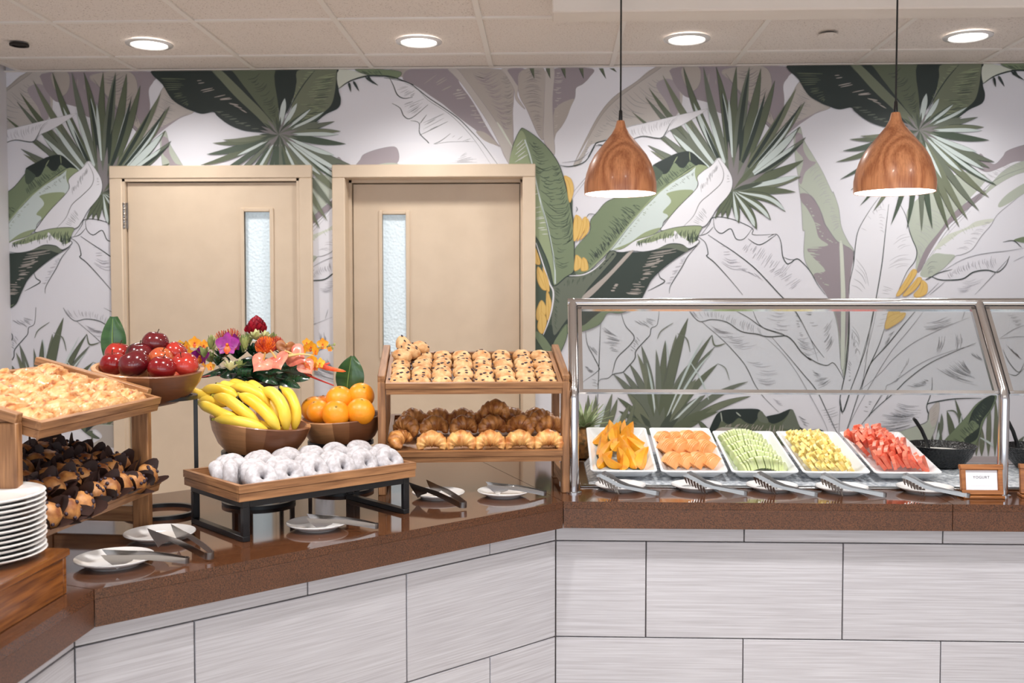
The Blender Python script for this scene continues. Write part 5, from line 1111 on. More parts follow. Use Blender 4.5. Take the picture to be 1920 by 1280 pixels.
def scone_proto(seed):
    mb = MB(); mb.ball((0,0,.018), (.035,.029,.024), 20, 12, disp=lambda p: .12*nz(p, 2.2, seed)+.05*nz(p, 6, seed)-(.25*max(0, -p.z-.55)))
    body = mb.mesh('bun', M_['scone'], 1.2); rr_ = random.Random(seed); mb = MB()
    for k in range(5):
        a = rr_.uniform(0, 6.28); el = rr_.uniform(.1, 1.4); d = Vector((math.cos(a)*math.cos(el), math.sin(a)*math.cos(el), math.sin(el)))
        s_ = 1+.12*nz(d, 2.2, seed)+.05*nz(d, 6, seed); p = Vector((d.x*.035, d.y*.029, d.z*.024))*s_*.985
        mb.ball((p.x, p.y, p.z+.018), (.0062,.0036,.0026), 7, 5, )
    return body, mb.mesh('raisins', M_['raisin'], 1.2)
scones = [scone_proto(k+1) for k in range(5)]; br = random.Random(8)
def add_scone(M, k, label):
    b, r_ = scones[k % 5]; o = put('scone', b, None, M); tag(o, label, 'scone', 'raisin scones'); put('raisins', r_, o)['kind'] = 'stuff'; return o
for r_ in range(6):
    for c_ in range(8):
        u = -.236+c_*.0672+br.uniform(-.003,.003); v = .042+r_*.0505+br.uniform(-.003,.003)
        add_scone(on_tray(RM2, 'top', u, v, .010+.006*(r_ % 2)) @ Rot(R(br.uniform(-14,14)), 'Z') @ Rot(R(20+br.uniform(-8,8)), 'X') @ Sc(.92), br.randrange(5), 'raisin scone, %s from the left in the %s row of the top tray' % (ORD[c_], ['front','second','third','fourth','fifth','back'][r_]))
for i, (u, v, h, rx) in enumerate(((-.243,.29,.062,50),(-.215,.26,.046,30),(-.24,.22,.040,20),(-.18,.29,.045,30))):
    add_scone(on_tray(RM2, 'top', u, v, h) @ Rot(R(30*i-30), 'Z') @ Rot(R(rx), 'Y'), i, ['raisin scone tipped on top at the back left corner of the rack','raisin scone heaped second from the back left corner','raisin scone heaped on the left column of the top tray','raisin scone heaped behind the left columns against the tray back'][i])

def croissant_mesh(mat, seed):
    mb = MB(); n = 44; pts = []; rad = []; rr_ = random.Random(seed)
    for i in range(n+1):
        t = i/n; a = R(-108+216*t); R0 = .031
        pts.append((R0*math.sin(a)*1.12, R0*math.cos(a)*.92, .020))
        env = math.sin(math.pi*(.06+.88*t))**.8; u = (abs(t-.5)*2)*4.2; st = 1-.20*(u % 1.0)
        rad.append(.0275*env*st+.0015)
    mb.tube(pts, rad, 14, sz=.95, up=(0,0,1)); mb.v = [(x*(1+.05*nz((x,y,z), 40, seed)), y*(1+.05*nz((y,x,z), 40, seed)), z*(1+.08*nz((x,z,y), 40, seed))) for x, y, z in mb.v]
    return mb.mesh('croissant', mat, 1.3)
cro = [croissant_mesh(M_['croissant'], k) for k in range(3)]; crop = [croissant_mesh(M_['croissant_pale'], k+4) for k in range(2)]
spots = []
for c_ in range(5): spots.append((-.135+c_*.093, .050, .012, 0, 52, 1, 'pale croissant, %s from the left in the front row of the lower tray' % ORD[c_]))
for c_ in range(5): spots.append((-.13+c_*.095, .145, .026, br.uniform(-25,25), 48, 0, 'brown croissant, %s from the left in the middle row of the lower tray' % ORD[c_]))
for c_ in range(6): spots.append((-.20+c_*.083, .245, .014, br.uniform(-20,20), 45, 0, 'brown croissant, %s from the left in the back row of the lower tray' % ORD[c_]))
spots += [(-.228, .065, .012, 65, 20, 0, 'brown croissant turned sideways at the front left corner of the lower tray'), (-.215, .16, .022, -35, 55, 0, 'brown croissant leaning at the left end of the lower tray'), (.225, .155, .04, 20, 35, 0, 'dark croissant heaped at the right end of the lower tray'), (.075, .215, .055, -10, 50, 0, 'dark croissant on top of the back row right of centre')]
for i, (u, v, h, rz, rx, pale, lb) in enumerate(spots):
    me = (crop[i % 2] if pale else cro[i % 3])
    tag(put('croissant', me, None, on_tray(RM2, 'low', u, v, h) @ Tr(0,0,.014) @ Rot(R(rz), 'Z') @ Rot(R(rx), 'X') @ Sc(.98)), lb, 'croissant', 'croissants on the lower tray')

def danish_mesh(seed):
    mb = MB(); n = 18; vs = []; fs = []
    def f(x, y):
        e = (abs(x)**4+abs(y)**4)**.25; return max(0, 1-e**3)**.5
    for side in (1, -1):
        for j in range(n+1):
            for i in range(n+1):
                x = -1+2*i/n; y = -1+2*j/n; q = f(x*.98, y*.98); k = 1-.08*abs(x*y)
                d = .10*nz((x*2.2, y*2.2, seed), 1, seed)
                z = (.024*q*(1+.3*nz((x*1.6,y*3.5,seed), 1, seed)+.14*nz((x*5,y*11,seed), 1, seed)) if side > 0 else -.004*q)
                vs.append(((x*k+d)*.050, (y*k+d*.6)*.037, z+.006))
    m_ = (n+1)**2
    for j in range(n):
        for i in range(n):
            a = j*(n+1)+i; fs.append((a, a+1, a+n+2, a+n+1)); fs.append((m_+a, m_+a+n+1, m_+a+n+2, m_+a+1))
    for i in range(n):
        for a, b in ((i, i+1), (n*(n+1)+i+1, n*(n+1)+i), ((i+1)*(n+1), i*(n+1)), (i*(n+1)+n, (i+1)*(n+1)+n)): fs.append((b, a, m_+a, m_+b))
    mb.add(vs, fs); return mb.mesh('flaky_pastry', M_['danish'], 1.3)
dan = [danish_mesh(k+1) for k in range(5)]
for r_ in range(4):
    for c_ in range(5):
        u = -.218+c_*.109+br.uniform(-.006,.006)+(.012 if r_ % 2 else -.008); v = .055+r_*.076+br.uniform(-.004,.004)
        tag(put('flaky_pastry', dan[(r_*5+c_*3) % 5], None, on_tray(RM1, 'top', u, v, .012+.004*((r_+c_) % 2)) @ Rot(R(br.uniform(-10,10)), 'Z') @ Rot(R(br.uniform(2,12)), 'X') @ Sc(1.04,1.04,1.2)), 'golden flaky pastry, %s from the near end in the %s row of the top tray' % (ORD[c_], ['front','second','third','back'][r_]), 'pastry', 'flaky pastries')

def muffin_proto(seed):
    rr_ = random.Random(seed)
    mb = MB(); mb.ball((0,0,.041), (.0325,.0325,.027), 18, 10, disp=lambda p: .14*nz(p, 2, seed)+.06*nz(p, 5, seed)); top = mb.mesh('muffin_cake', M_['muffin'], 1.3)
    mb = MB()
    for k in range(6):
        a = rr_.uniform(0, 6.28); el = rr_.uniform(.3, 1.3); d = Vector((math.cos(a)*math.cos(el), math.sin(a)*math.cos(el), math.sin(el))); p = d*(1+.14*nz(d, 2, seed)+.06*nz(d, 5, seed))
        mb.ball((p.x*.0325, p.y*.0325, .041+p.z*.027), (.0055,.0055,.004), 7, 5)
    ber = mb.mesh('berries', M_['raisin'], 1.2)
    mb = MB(); n = 32; prof = [(.0,.0),(.02,.001),(.026,.02),(.0345,.036)]
    vs = []; fs = []
    for (r_, z) in prof[1:]:
        for k in range(n): a = 2*math.pi*k/n; w = 1+.05*math.sin(4*a); vs.append((r_*w*math.cos(a), r_*w*math.sin(a), z))
    for k in range(n):
        a = 2*math.pi*k/n; pk = abs(math.cos(2*a))**1.6; hh = .042+.034*pk+rr_.uniform(-.002,.002); r_ = .0372+.012*pk; vs.append((r_*math.cos(a), r_*math.sin(a), hh))
    for i in range(3):
        for k in range(n): fs.append((i*n+k, i*n+(k+1) % n, (i+1)*n+(k+1) % n, (i+1)*n+k))
    fs.append(tuple(range(n))[::-1]); mb.add(vs, fs); cup = mb.mesh('paper_cup', M_['tulip_paper'], 1.0)
    return top, ber, cup
muf = [muffin_proto(k+3) for k in range(4)]
for r_ in range(5):
    for c_ in range(8):
        u = -.232+c_*.066+br.uniform(-.004,.004); v = .045+r_*.062+br.uniform(-.004,.004); t_, b_, c__ = muf[(r_*3+c_) % 4]
        M = on_tray(RM1, 'low', u, v, .012+.006*(r_ % 2)) @ Rot(R(br.uniform(22,48) if r_ == 0 else br.uniform(4,28)), 'X') @ Rot(R(br.uniform(-12,12)), 'Y') @ Rot(R(br.uniform(0,90)), 'Z') @ Sc(.95)
        root = empty('muffin', M, label='muffin in dark tulip paper, %s from near end, %s row, lower tray' % (ORD[c_], ['front','second','third','fourth','back'][r_]), cat='muffin', group='muffins on the lower tray')
        put('muffin_cake', t_, root); put('berries', b_, root)['kind'] = 'stuff'; put('paper_cup', c__, root)

# ================================================================== DONUT TRAY
F0 = Vector((-.779, 2.492)); E0 = Vector((.376, .365)); da = math.atan2(E0.y, E0.x); DM = Tr(F0.x, F0.y, T) @ Rot(da, 'Z'); DL, DW = .524, .308; FH = .1065
root = empty('riser', DM, label='black square tube riser under the donut tray', cat='riser'); b = .0085
for x in (0, DL):
    x0, x1 = (x, x+.02) if x == 0 else (x-.02, x)
    for nm, bx in (('leg', (x0, 0, .014, x1, .014, FH-.018)), ('leg', (x0, DW-.014, .014, x1, DW, FH-.018)), ('foot_bar', (x0, 0, 0, x1, DW, .014)), ('top_bar', (x0, 0, FH-.018, x1, DW, FH))):
        mb = MB(); mb.box(*bx, bev=.001); put(nm, mb.mesh(nm, M_['black_metal']), root)
for y0 in (0, DW-.014):
    mb = MB(); mb.box(.02, y0, FH-.018, DL-.02, y0+.014, FH, bev=.001); put('long_bar', mb.mesh('long_bar', M_['black_metal']), root)
DT = DM @ Tr(DL/2, -.012, FH+.0004); dt = empty('wooden_tray', DT, label='oak tray of powdered donuts on the black riser', cat='tray'); tray_parts(dt, Matrix(), .556, .332, .042)
def donut_mesh(seed):
    mb = MB(); n, m_ = 26, 14; vs = []; fs = []
    for i in range(n):
        a = 2*math.pi*i/n
        for k in range(m_):
            b_ = 2*math.pi*k/m_; d = Vector((math.cos(a), math.sin(a), math.sin(b_))); rr_ = .0185*(1+.12*nz((d.x*2, d.y*2, math.cos(b_)*1.5), 1, seed)); Rr = .0235*(1+.04*nz((d.x, d.y, 0), 1.5, seed))
            vs.append(((Rr+rr_*math.cos(b_))*d.x, (Rr+rr_*math.cos(b_))*d.y, rr_*math.sin(b_)*.95))
    for i in range(n):
        for k in range(m_): fs.append((i*m_+k, ((i+1) % n)*m_+k, ((i+1) % n)*m_+(k+1) % m_, i*m_+(k+1) % m_))
    mb.add(vs, fs); return mb.mesh('donut', M_['sugar'], 1.3)
don = [donut_mesh(k+1) for k in range(4)]
def add_donut(u, v, h, rx, rz, lb): tag(put('donut', don[br.randrange(4)], None, DT @ Tr(u, v, h) @ Rot(R(rz), 'Z') @ Rot(R(rx), 'X') @ Rot(R(br.uniform(0,360)), 'Z') @ Sc(1.1)), lb, 'donut', 'powdered donuts')
rn = ['front','second','third','fourth','back']
for r_ in range(4):
    for c_ in range(6):
        add_donut(-.188+c_*.082+br.uniform(-.005,.005)+.012*(r_ % 2), .055+r_*.058+br.uniform(-.004,.004), .043+.003*(r_ % 2), 54+br.uniform(-8,8), br.uniform(-12,12), 'powdered sugar donut, %s from the left in the %s row of the tray' % (ORD[c_], rn[r_]))
for c_ in range(5): add_donut(-.17+c_*.088, .272, .040, 46, br.uniform(-20,20), 'powdered sugar donut, %s from the left in the last row against the tray back' % ORD[c_])
add_donut(-.235, .13, .045, 90, 60, 'powdered sugar donut standing on edge at the left end of the tray'); add_donut(-.238, .19, .036, 70, 70, 'small looking powdered donut tucked in the far left corner of the tray')

# ================================================================== PLATE STACK ON WOODEN BOX
BX1, BY1 = -1.0165, 2.045; BXX = .34; BYL = .55; BH = .095
root = empty('wooden_box', Tr(BX1-BXX/2, BY1-BYL/2, T), label='low varnished wooden box carrying the stacked plates', cat='box')
mb = MB(); mb.box(-BXX/2-.006,-BYL/2-.006,BH-.016,BXX/2+.006,BYL/2+.006,BH,bev=.003); put('lid', mb.mesh('lid', M_['box_wood']), root)
for nm, bx in (('side_board',(BXX/2-.014,-BYL/2,0,BXX/2,BYL/2-.014,BH-.016)),('side_board',(-BXX/2,-BYL/2,0,-BXX/2+.014,BYL/2-.014,BH-.016)),('end_board',(-BXX/2,BYL/2-.014,0,BXX/2,BYL/2,BH-.016)),('end_board',(-BXX/2+.014,-BYL/2,0,BXX/2-.014,-BYL/2+.014,BH-.016))):
    mb = MB(); mb.box(*bx, bev=.002); put(nm, mb.mesh(nm, M_['box_wood']), root)
pbig = plate_mesh(.135)
for k in range(13):
    tag(put('dinner_plate', pbig, None, Tr(-1.157+br.uniform(-.0015,.0015), 1.945+br.uniform(-.0015,.0015), T+BH+k*.0098) @ Rot(k*1.3, 'Z')), ('topmost white dinner plate of the tall stack on the wooden box' if k == 12 else 'white dinner plate, %s from the bottom of the stack on the wooden box' % ORD[k]), 'plate', 'stacked dinner plates')

# ================================================================== BOWLS ON STANDS
def stave_wood():
    mt, nt, N, L, P = nmat('stave_wood'); P.inputs['Roughness'].default_value = .4; P.inputs['Coat Weight'].default_value = .1
    tc = N.new('ShaderNodeTexCoord'); sp = N.new('ShaderNodeSeparateXYZ'); L.new(tc.outputs['Object'], sp.inputs[0])
    at = N.new('ShaderNodeMath'); at.operation = 'ARCTAN2'; L.new(sp.outputs[1], at.inputs[0]); L.new(sp.outputs[0], at.inputs[1])
    mu = N.new('ShaderNodeMath'); mu.operation = 'MULTIPLY'; mu.inputs[1].default_value = 2.55; L.new(at.outputs[0], mu.inputs[0]); fl = N.new('ShaderNodeMath'); fl.operation = 'FLOOR'; L.new(mu.outputs[0], fl.inputs[0])
    wn = N.new('ShaderNodeTexWhiteNoise'); wn.noise_dimensions = '1D'; L.new(fl.outputs[0], wn.inputs['W'])
    r = N.new('ShaderNodeValToRGB'); r.color_ramp.elements[0].color = S(118,72,44); r.color_ramp.elements[1].color = S(228,172,120); r.color_ramp.elements[0].position = .2; r.color_ramp.elements[1].position = .8; L.new(wn.outputs['Value'], r.inputs[0])
    mp = N.new('ShaderNodeMapping'); mp.inputs['Scale'].default_value = (6,6,60); n = N.new('ShaderNodeTexNoise'); n.inputs['Scale'].default_value = 3; n.inputs['Detail'].default_value = 6; L.new(tc.outputs['Object'], mp.inputs[0]); L.new(mp.outputs[0], n.inputs[0])
    r2 = N.new('ShaderNodeValToRGB'); r2.color_ramp.elements[0].color = (.6,.6,.6,1); r2.color_ramp.elements[1].color = (1.15,1.15,1.15,1); L.new(n.outputs['Fac'], r2.inputs[0])
    mx = N.new('ShaderNodeMix'); mx.data_type = 'RGBA'; mx.blend_type = 'MULTIPLY'; mx.inputs[0].default_value = 1; L.new(r.outputs[0], mx.inputs[6]); L.new(r2.outputs[0], mx.inputs[7]); L.new(mx.outputs[2], P.inputs['Base Color']); return mt
M_['stave'] = stave_wood()
mb = MB(); mb.lathe([(.001,0),(.05,.0),(.085,.010),(.115,.032),(.135,.060),(.145,.085),(.1465,.090),(.1445,.092),(.134,.0915),(.131,.087),(.120,.062),(.10,.038),(.075,.020),(.04,.012),(.001,.011)], 64, cap0=False, cap1=False); bowl_me = mb.mesh('bowl', M_['stave'], .6)
def stand(x, y, h, r, lb, rz=0):
    root = empty('bowl_stand', Tr(x, y, T) @ Rot(rz, 'Z'), label=lb, cat='stand', group='black ring stands')
    for z, nm in ((0, 'base_ring'), (h-.011, 'top_ring')):
        mb = MB(); mb.lathe([(r,z),(r,z+.011),(r-.014,z+.011),(r-.014,z),(r,z)], 48, cap0=False, cap1=False); put(nm, mb.mesh(nm, M_['black_metal'], .6), root)
    for k in range(3):
        a = 2*math.pi*k/3+.35; mb = MB(); mb.box(-.008,-.006,.011,.008,.006,h-.011,bev=.001); put('leg', mb.mesh('leg', M_['black_metal']), root, Tr((r-.007)*math.cos(a), (r-.007)*math.sin(a), 0) @ Rot(a+math.pi/2, 'Z'))
    return root
def bowl(x, y, z, k, tx, ty, lb, rz=0, zs=1.25):
    M = Tr(x, y, z) @ Rot(rz, 'Z') @ Rot(R(tx), 'X') @ Rot(R(ty), 'Y') @ Sc(k, k, k*zs); o = put('fruit_bowl', bowl_me, None, M); return tag(o, lb, 'bowl', 'turned wooden fruit bowls'), M
AX, AY = -1.122, 2.83; stand(AX, AY, .344, .104, 'tall black ring stand under the apple bowl', 0)
_, AM = bowl(-1.150, 2.812, T+.322, 1.05, 6, 4, 'striped wooden bowl of red apples', 0, 1.1)
BXc, BYc = -.884, 2.991; stand(BXc, BYc, .163, .110, 'black ring stand under the banana bowl', .2)
_, BM = bowl(-.890, 2.986, T+.137, 1.03, 1, 8, 'wooden bowl of bananas')
q = atY(639, 822, 3.2); OX, OY = q.x, 3.2; stand(OX, OY, .164, .106, 'black ring stand under the orange bowl', .9)
_, OM = bowl(OX+.008, OY, T+.137, .925, 3, -3, 'wooden bowl of oranges')
FX, FY = -.96, 3.22; stand(FX, FY, .352, .088, 'black ring stand under the flower arrangement', .1)

# ---- apples
def apple_mat(nm, a, b): return pmat(nm, a, b, rough=.16, scale=9, stretch=(1,1,.35), detail=5, lo=.38, hi=.66, vary=.12, coat=.35)
AMAT = [apple_mat('apple_dark', S(66,10,20), S(108,24,28)), apple_mat('apple_red', S(120,14,20), S(176,50,38)), apple_mat('apple_gold', S(204,124,62), S(172,50,38))]
M_['stem'] = pmat('stem', S(70,52,34), rough=.7)
def apple_mesh(mat, seed):
    prof = []; n = 20
    for i in range(n+1):
        t = math.pi*i/n; r = .041*math.sin(t)*(1+.08*math.cos(t)); z = -.036*math.cos(t)
        if i > n-5: z -= .011*((i-(n-5))/5)**2
        if i < 3: z += .006*((3-i)/3)**2
        prof.append((max(r, .0006), z+.036))
    mb = MB(); mb.lathe(prof, 28); mb.v = [(x*(1+.05*nz((x,y,z), 25, seed)), y*(1+.05*nz((y,x,z), 25, seed)), z) for x, y, z in mb.v]; return mb.mesh('apple_flesh', mat, 1.3)
apm = [apple_mesh(m_, k) for k, m_ in enumerate(AMAT)]
mb = MB(); mb.tube([(0,0,.058),(.001,0,.068),(.004,0,.078)], [.0012,.0012,.0018], 6); stem_me = mb.mesh('stem', M_['stem'])
def put_apple(px, py, Y, mi, k, rx, ry, lb):
    p = atY(px, py, Y); o = put('apple', apm[mi], None, Tr(p.x, p.y, p.z) @ Rot(R(rx), 'X') @ Rot(R(ry), 'Y') @ Sc(k) @ Tr(0,0,-.036)); tag(o, lb, 'apple', 'red apples'); put('stem', stem_me, o)
put_apple(292, 641, 2.86, 0, .93, 0, 10, 'dark maroon apple on top of the heap'); put_apple(262, 664, 2.83, 0, 1.0, 12, 5, 'dark apple with stem upright left below the topmost apple'); put_apple(251, 681, 2.755, 0, 1.1, 10, -25, 'large dark apple at the front left of the bowl')
put_apple(213, 681, 2.79, 1, .95, 10, -5, 'dull red apple with bent stem at the left edge of the bowl'); put_apple(222, 662, 2.87, 1, .95, 0, 10, 'red apple lying behind the left apples by the leaf'); put_apple(302, 671, 2.80, 2, .86, 20, 20, 'pale golden red apple in the middle of the heap')
put_apple(304, 689, 2.75, 1, .98, 5, 10, 'shiny crimson apple at the front centre of the bowl'); put_apple(345, 684, 2.79, 1, 1.0, 28, -8, 'bright red apple with its calyx up at the right of the bowl'); put_apple(330, 660, 2.87, 1, .85, 0, 40, 'speckled red apple behind the right apple'); put_apple(326, 702, 2.78, 2, .8, 0, 0, 'small red apple peeking over the front rim of the bowl')
# ---- oranges
M_['orange'] = pmat('orange', S(250,162,34), S(244,132,18), rough=.38, scale=5, vary=.06, bump=.35, bscale=160, bdist=.0012, sss=.05)
mb = MB(); mb.ball((0,0,0), (.042,.042,.0405), 28, 18, disp=lambda p: .02*nz(p, 1.5, 4)-.03*max(0, p.z-.97)*30*.1); or_me = mb.mesh('orange_peel', M_['orange'], 1.3)
mb = MB(); mb.ball((0,0,.0405), (.004,.004,.0016), 8, 5); nav_me = mb.mesh('stem_button', pmat('stem_button', S(150,130,50), rough=.6), 1.2)
for (px, py, Y, k, rx, ry, lb) in ((588,762,3.19,.98,30,-30,'orange at the left edge of the orange bowl'),(598,768,3.13,.92,20,-20,'orange lying front left in the orange bowl'),(630,772,3.10,1.06,50,10,'orange at the front centre of the orange bowl'),(637,745,3.17,1.08,20,5,'orange on top of the heap left of the leaf'),(676,768,3.12,1.08,20,10,'orange at the front right of the orange bowl'),(677,738,3.19,1.03,40,20,'orange highest at the right in front of the leaf'),(606,758,3.24,.9,0,0,'orange half hidden behind the left oranges'),(655,775,3.16,.9,0,0,'orange deep in the middle of the bowl')):
    p = atY(px, py+4, Y); o = put('orange', or_me, None, Tr(*p) @ Rot(R(rx), 'X') @ Rot(R(ry), 'Y') @ Sc(k)); tag(o, lb, 'orange', 'oranges'); put('stem_button', nav_me, o)
# ---- bananas
M_['banana'] = pmat('banana', S(248,216,84), S(238,196,56), rough=.4, scale=12, vary=.04, sss=.05, bump=.05, bscale=30); M_['banana_tip'] = pmat('banana_tip', S(92,84,36), S(60,48,28), rough=.6, scale=60)
M_['banana_green'] = pmat('banana_green', S(206,196,72), S(170,168,70), rough=.45, scale=40)
def cr3(p, n=6):
    q_ = [p[0]*2-p[1]]+p+[p[-1]*2-p[-2]]; out = []
    for i in range(len(p)-1):
        a, b_, c, d = q_[i:i+4]
        for k in range(n):
            t = k/n; out.append(.5*((2*b_)+(c-a)*t+(2*a-5*b_+4*c-d)*t*t+(-a+3*b_-3*c+d)*t**3))
    out.append(p[-1]); return out
def banana(pts, r, lb, stem=True):
    P3 = [atY(320+x/4, 580+y/4, Y*1.025) for x, y, Y in pts]; c = sum(P3, Vector())/len(P3); P3 = cr3([p-c for p in P3], 7); n = len(P3); rad = []
    for i in range(n):
        t = i/(n-1); e = min(1, (min(t, 1-t)/.24)); rad.append(r*(.34+.66*math.sin(e*math.pi/2)))
    mb = MB(); mb.tube(P3, rad, 6, sx=1.0, sz=1.0); bm = mb.mesh('peel', M_['banana'], 1.3)
    root = empty('banana', Tr(*c), label=lb, cat='banana', group='bananas'); o = put('peel', bm, root); sd = o.modifiers.new('round', 'SUBSURF'); sd.levels = 1; sd.render_levels = 2
    d0 = (P3[0]-P3[1]).normalized(); mb = MB(); mb.tube([P3[0]-d0*.003, P3[0]+d0*.006, P3[0]+d0*.012], [r*.34, r*.26, r*.26], 8, m=0); put('stem_end', mb.mesh('stem_end', M_['banana_green']), root)
    mb = MB(); mb.tube([P3[0]+d0*.011, P3[0]+d0*.016], [r*.27, r*.22], 8); d1 = (P3[-1]-P3[-2]).normalized(); mb.tube([P3[-1]-d1*.002, P3[-1]+d1*.003], [r*.32, r*.2], 8); put('dark_tips', mb.mesh('dark_tips', M_['banana_tip']), root)
br_ = .0196
banana([(335,825,2.815),(450,830,2.785),(600,860,2.78),(735,920,2.80)], br_*.97, 'banana lying along the front rim of the bowl')
banana([(215,705,2.86),(300,740,2.83),(400,790,2.81),(520,830,2.81)], br_, 'banana second from the front with dark stem tip at left')
banana([(330,650,2.87),(430,680,2.835),(540,760,2.815),(670,870,2.82)], br_*1.08, 'banana sloping across the middle left of the bunch')
banana([(520,640,2.87),(620,690,2.835),(730,790,2.815),(815,915,2.82)], br_*1.1, 'banana sloping down the middle of the bunch')
banana([(690,600,2.89),(780,640,2.86),(850,760,2.835),(865,915,2.84)], br_*1.1, 'banana curving down second from the right')
banana([(840,595,2.91),(900,650,2.89),(940,770,2.87),(925,905,2.87)], br_*.98, 'rightmost banana of the bunch')
banana([(460,580,2.92),(560,590,2.895),(670,640,2.875),(750,740,2.87)], br_*1.0, 'banana behind the middle of the bunch')
banana([(240,605,2.91),(330,595,2.885),(420,610,2.87),(500,660,2.86)], br_*.95, 'banana with dark tip high at the left of the bunch')
banana([(165,610,2.93),(200,630,2.91),(250,645,2.90),(330,665,2.89)], br_*.9, 'banana poking out furthest left behind the others')
banana([(370,560,2.95),(420,570,2.94),(500,600,2.92),(560,650,2.90)], br_*.85, 'banana tip showing at the upper left under the flowers')
banana([(440,548,2.96),(500,555,2.95),(580,590,2.93),(650,640,2.91)], br_*.85, 'banana tip showing at the top below the green leaf roll')
banana([(580,550,2.96),(630,570,2.94),(690,620,2.92),(740,690,2.90)], br_*.85, 'banana behind the second from right showing its top end')
banana([(215,690,2.90),(280,680,2.88),(340,690,2.87),(420,720,2.86)], br_*.85, 'banana tucked under the left hand bananas')
banana([(560,800,2.85),(640,850,2.83),(760,890,2.84),(850,910,2.86)], br_*.8, 'banana low in the bowl under the sloping ones')
banana([(430,780,2.88),(520,800,2.86),(600,830,2.86),(700,880,2.87)], br_*.8, 'banana deep in the bowl behind the front one')
banana([(720,640,2.90),(760,700,2.88),(800,780,2.86),(820,870,2.85)], br_*.9, 'banana in the shade between the two right bananas')
# ---- loose leaves standing in the bowls
M_['leaf_green'] = pmat('leaf_green', S(62,100,52), S(38,72,38), rough=.3, scale=10, stretch=(1,1,4), coat=.2); M_['leaf_dark'] = pmat('leaf_dark', S(30,66,44), S(18,44,34), rough=.22, scale=10, coat=.3); M_['leaf_rib'] = pmat('leaf_rib', S(120,150,80), rough=.4)
def leaf_mesh(L_, w, cut, curl, mat):
    mb = MB(); n = 14; m_ = 6; vs = []; fs = []
    for i in range(n+1):
        t = i/n; hw = w*(math.sin(math.pi*min(.985, .08+.92*t))**.7 if not cut else (.75+.35*math.sin(math.pi*t)-.45*t*t))
        for k in range(-m_, m_+1):
            s_ = k/m_; vs.append((hw*s_, -.012*(1-s_*s_)+curl*t*t, L_*t))
    W_ = 2*m_+1
    for i in range(n):
        for k in range(W_-1): a = i*W_+k; fs.append((a, a+1, a+W_+1, a+W_))
    b0 = len(vs); vs2 = [(x, y+.0012, z) for x, y, z in vs]; mb.add(vs+vs2, fs+[tuple(i+b0 for i in f[::-1]) for f in fs]); return mb.mesh('blade', mat, 1.2)
def bowl_leaf(px, py, Y, L_, w, cut, rz, ry, rx, lb, mat):
    p = atY(px, py, Y); root = empty('leaf', Tr(*p) @ Rot(R(rz), 'Z') @ Rot(R(ry), 'Y') @ Rot(R(rx), 'X'), label=lb, cat='leaf', group='loose leaves in the fruit bowls'); put('blade', leaf_mesh(L_, w, cut, .01, mat), root)
    mb = MB(); mb.tube([(0,-.0135,0),(0,-.0125,L_*.5),(0,-.003,L_*.95)], [.002,.0015,.0006], 6); put('midrib', mb.mesh('midrib', M_['leaf_rib']), root)
bowl_leaf(213, 672, 2.91, .125, .036, True, 10, 1, 4, 'broad cut green leaf standing behind the apples', M_['leaf_green'])
bowl_leaf(652, 742, 3.27, .135, .05, False, -10, 8, 4, 'pointed green leaf standing behind the oranges', M_['leaf_green'])
# ================================================================== FLOWER ARRANGEMENT
fa = empty('flower_arrangement', Tr(FX, FY, T+.352), label='low tropical arrangement of orchids, anthuriums and proteas on black stand', cat='flowers'); FI = Tr(-FX, -FY, -(T+.352))
fc = K_(320, 580)
def fp(x, y, Y): return atY(320+x/4, 580+y/4, Y)
def fmat(nm, a, b, **k): return pmat(nm, S(*a), S(*b), rough=k.pop('rough', .4), scale=k.pop('scale', 40), vary=.06, **k)
M_['orchid_purple'] = fmat('orchid_purple', (178,44,160), (130,24,118)); M_['orchid_yellow'] = fmat('orchid_yellow', (248,186,50), (238,150,36)); M_['anth_pink'] = fmat('anth_pink', (242,160,132), (228,120,104), coat=.5, rough=.2); M_['anth_bronze'] = fmat('anth_bronze', (190,120,70), (150,96,60), coat=.4, rough=.25)
M_['red_flower'] = fmat('red_flower', (182,26,48), (130,14,36)); M_['pin_orange'] = fmat('pin_orange', (244,132,34), (216,74,34)); M_['pin_red'] = fmat('pin_red', (196,60,40), (150,36,40)); M_['protea_leaf'] = fmat('protea_leaf', (120,138,84), (168,178,110)); M_['bract_cream'] = fmat('bract_cream', (232,226,180), (200,204,140)); M_['helic'] = fmat('helic', (226,80,44), (240,130,60)); M_['spadix'] = fmat('spadix', (250,214,150), (244,190,110))
M_['deep_leaf'] = pmat('deep_leaf', S(32,74,44), S(16,40,30), rough=.2, scale=30, stretch=(6,6,1), coat=.4); M_['bird_red'] = fmat('bird_red', (206,40,40), (232,90,60))
FY0 = FY
def fpart(nm, me, M, lb=None):
    o = put(nm, me, fa, FI @ M)
    if lb: o['label'] = lb
    return o
def petal(mb, M, L_, w, bend=.25, cup=.2, m=0, n=7, tipw=.0):
    vs = []; fs = []
    for i in range(n+1):
        t = i/n; hw = w*max(.03, math.sin(math.pi*min(.97, .1+.87*t))**.8)
        for s_ in (-1, -.5, 0, .5, 1): vs.append((s_*hw, bend*L_*t*t+cup*hw*s_*s_, L_*t))
    for i in range(n):
        for k in range(4): a = i*5+k; fs.append((a, a+1, a+6, a+5))
    b0 = len(vs); vs += [(x, y+.0006, z) for x, y, z in vs]; fs += [tuple(i+b0 for i in f[::-1]) for f in fs]
    mb.add(vs, fs, M, m)
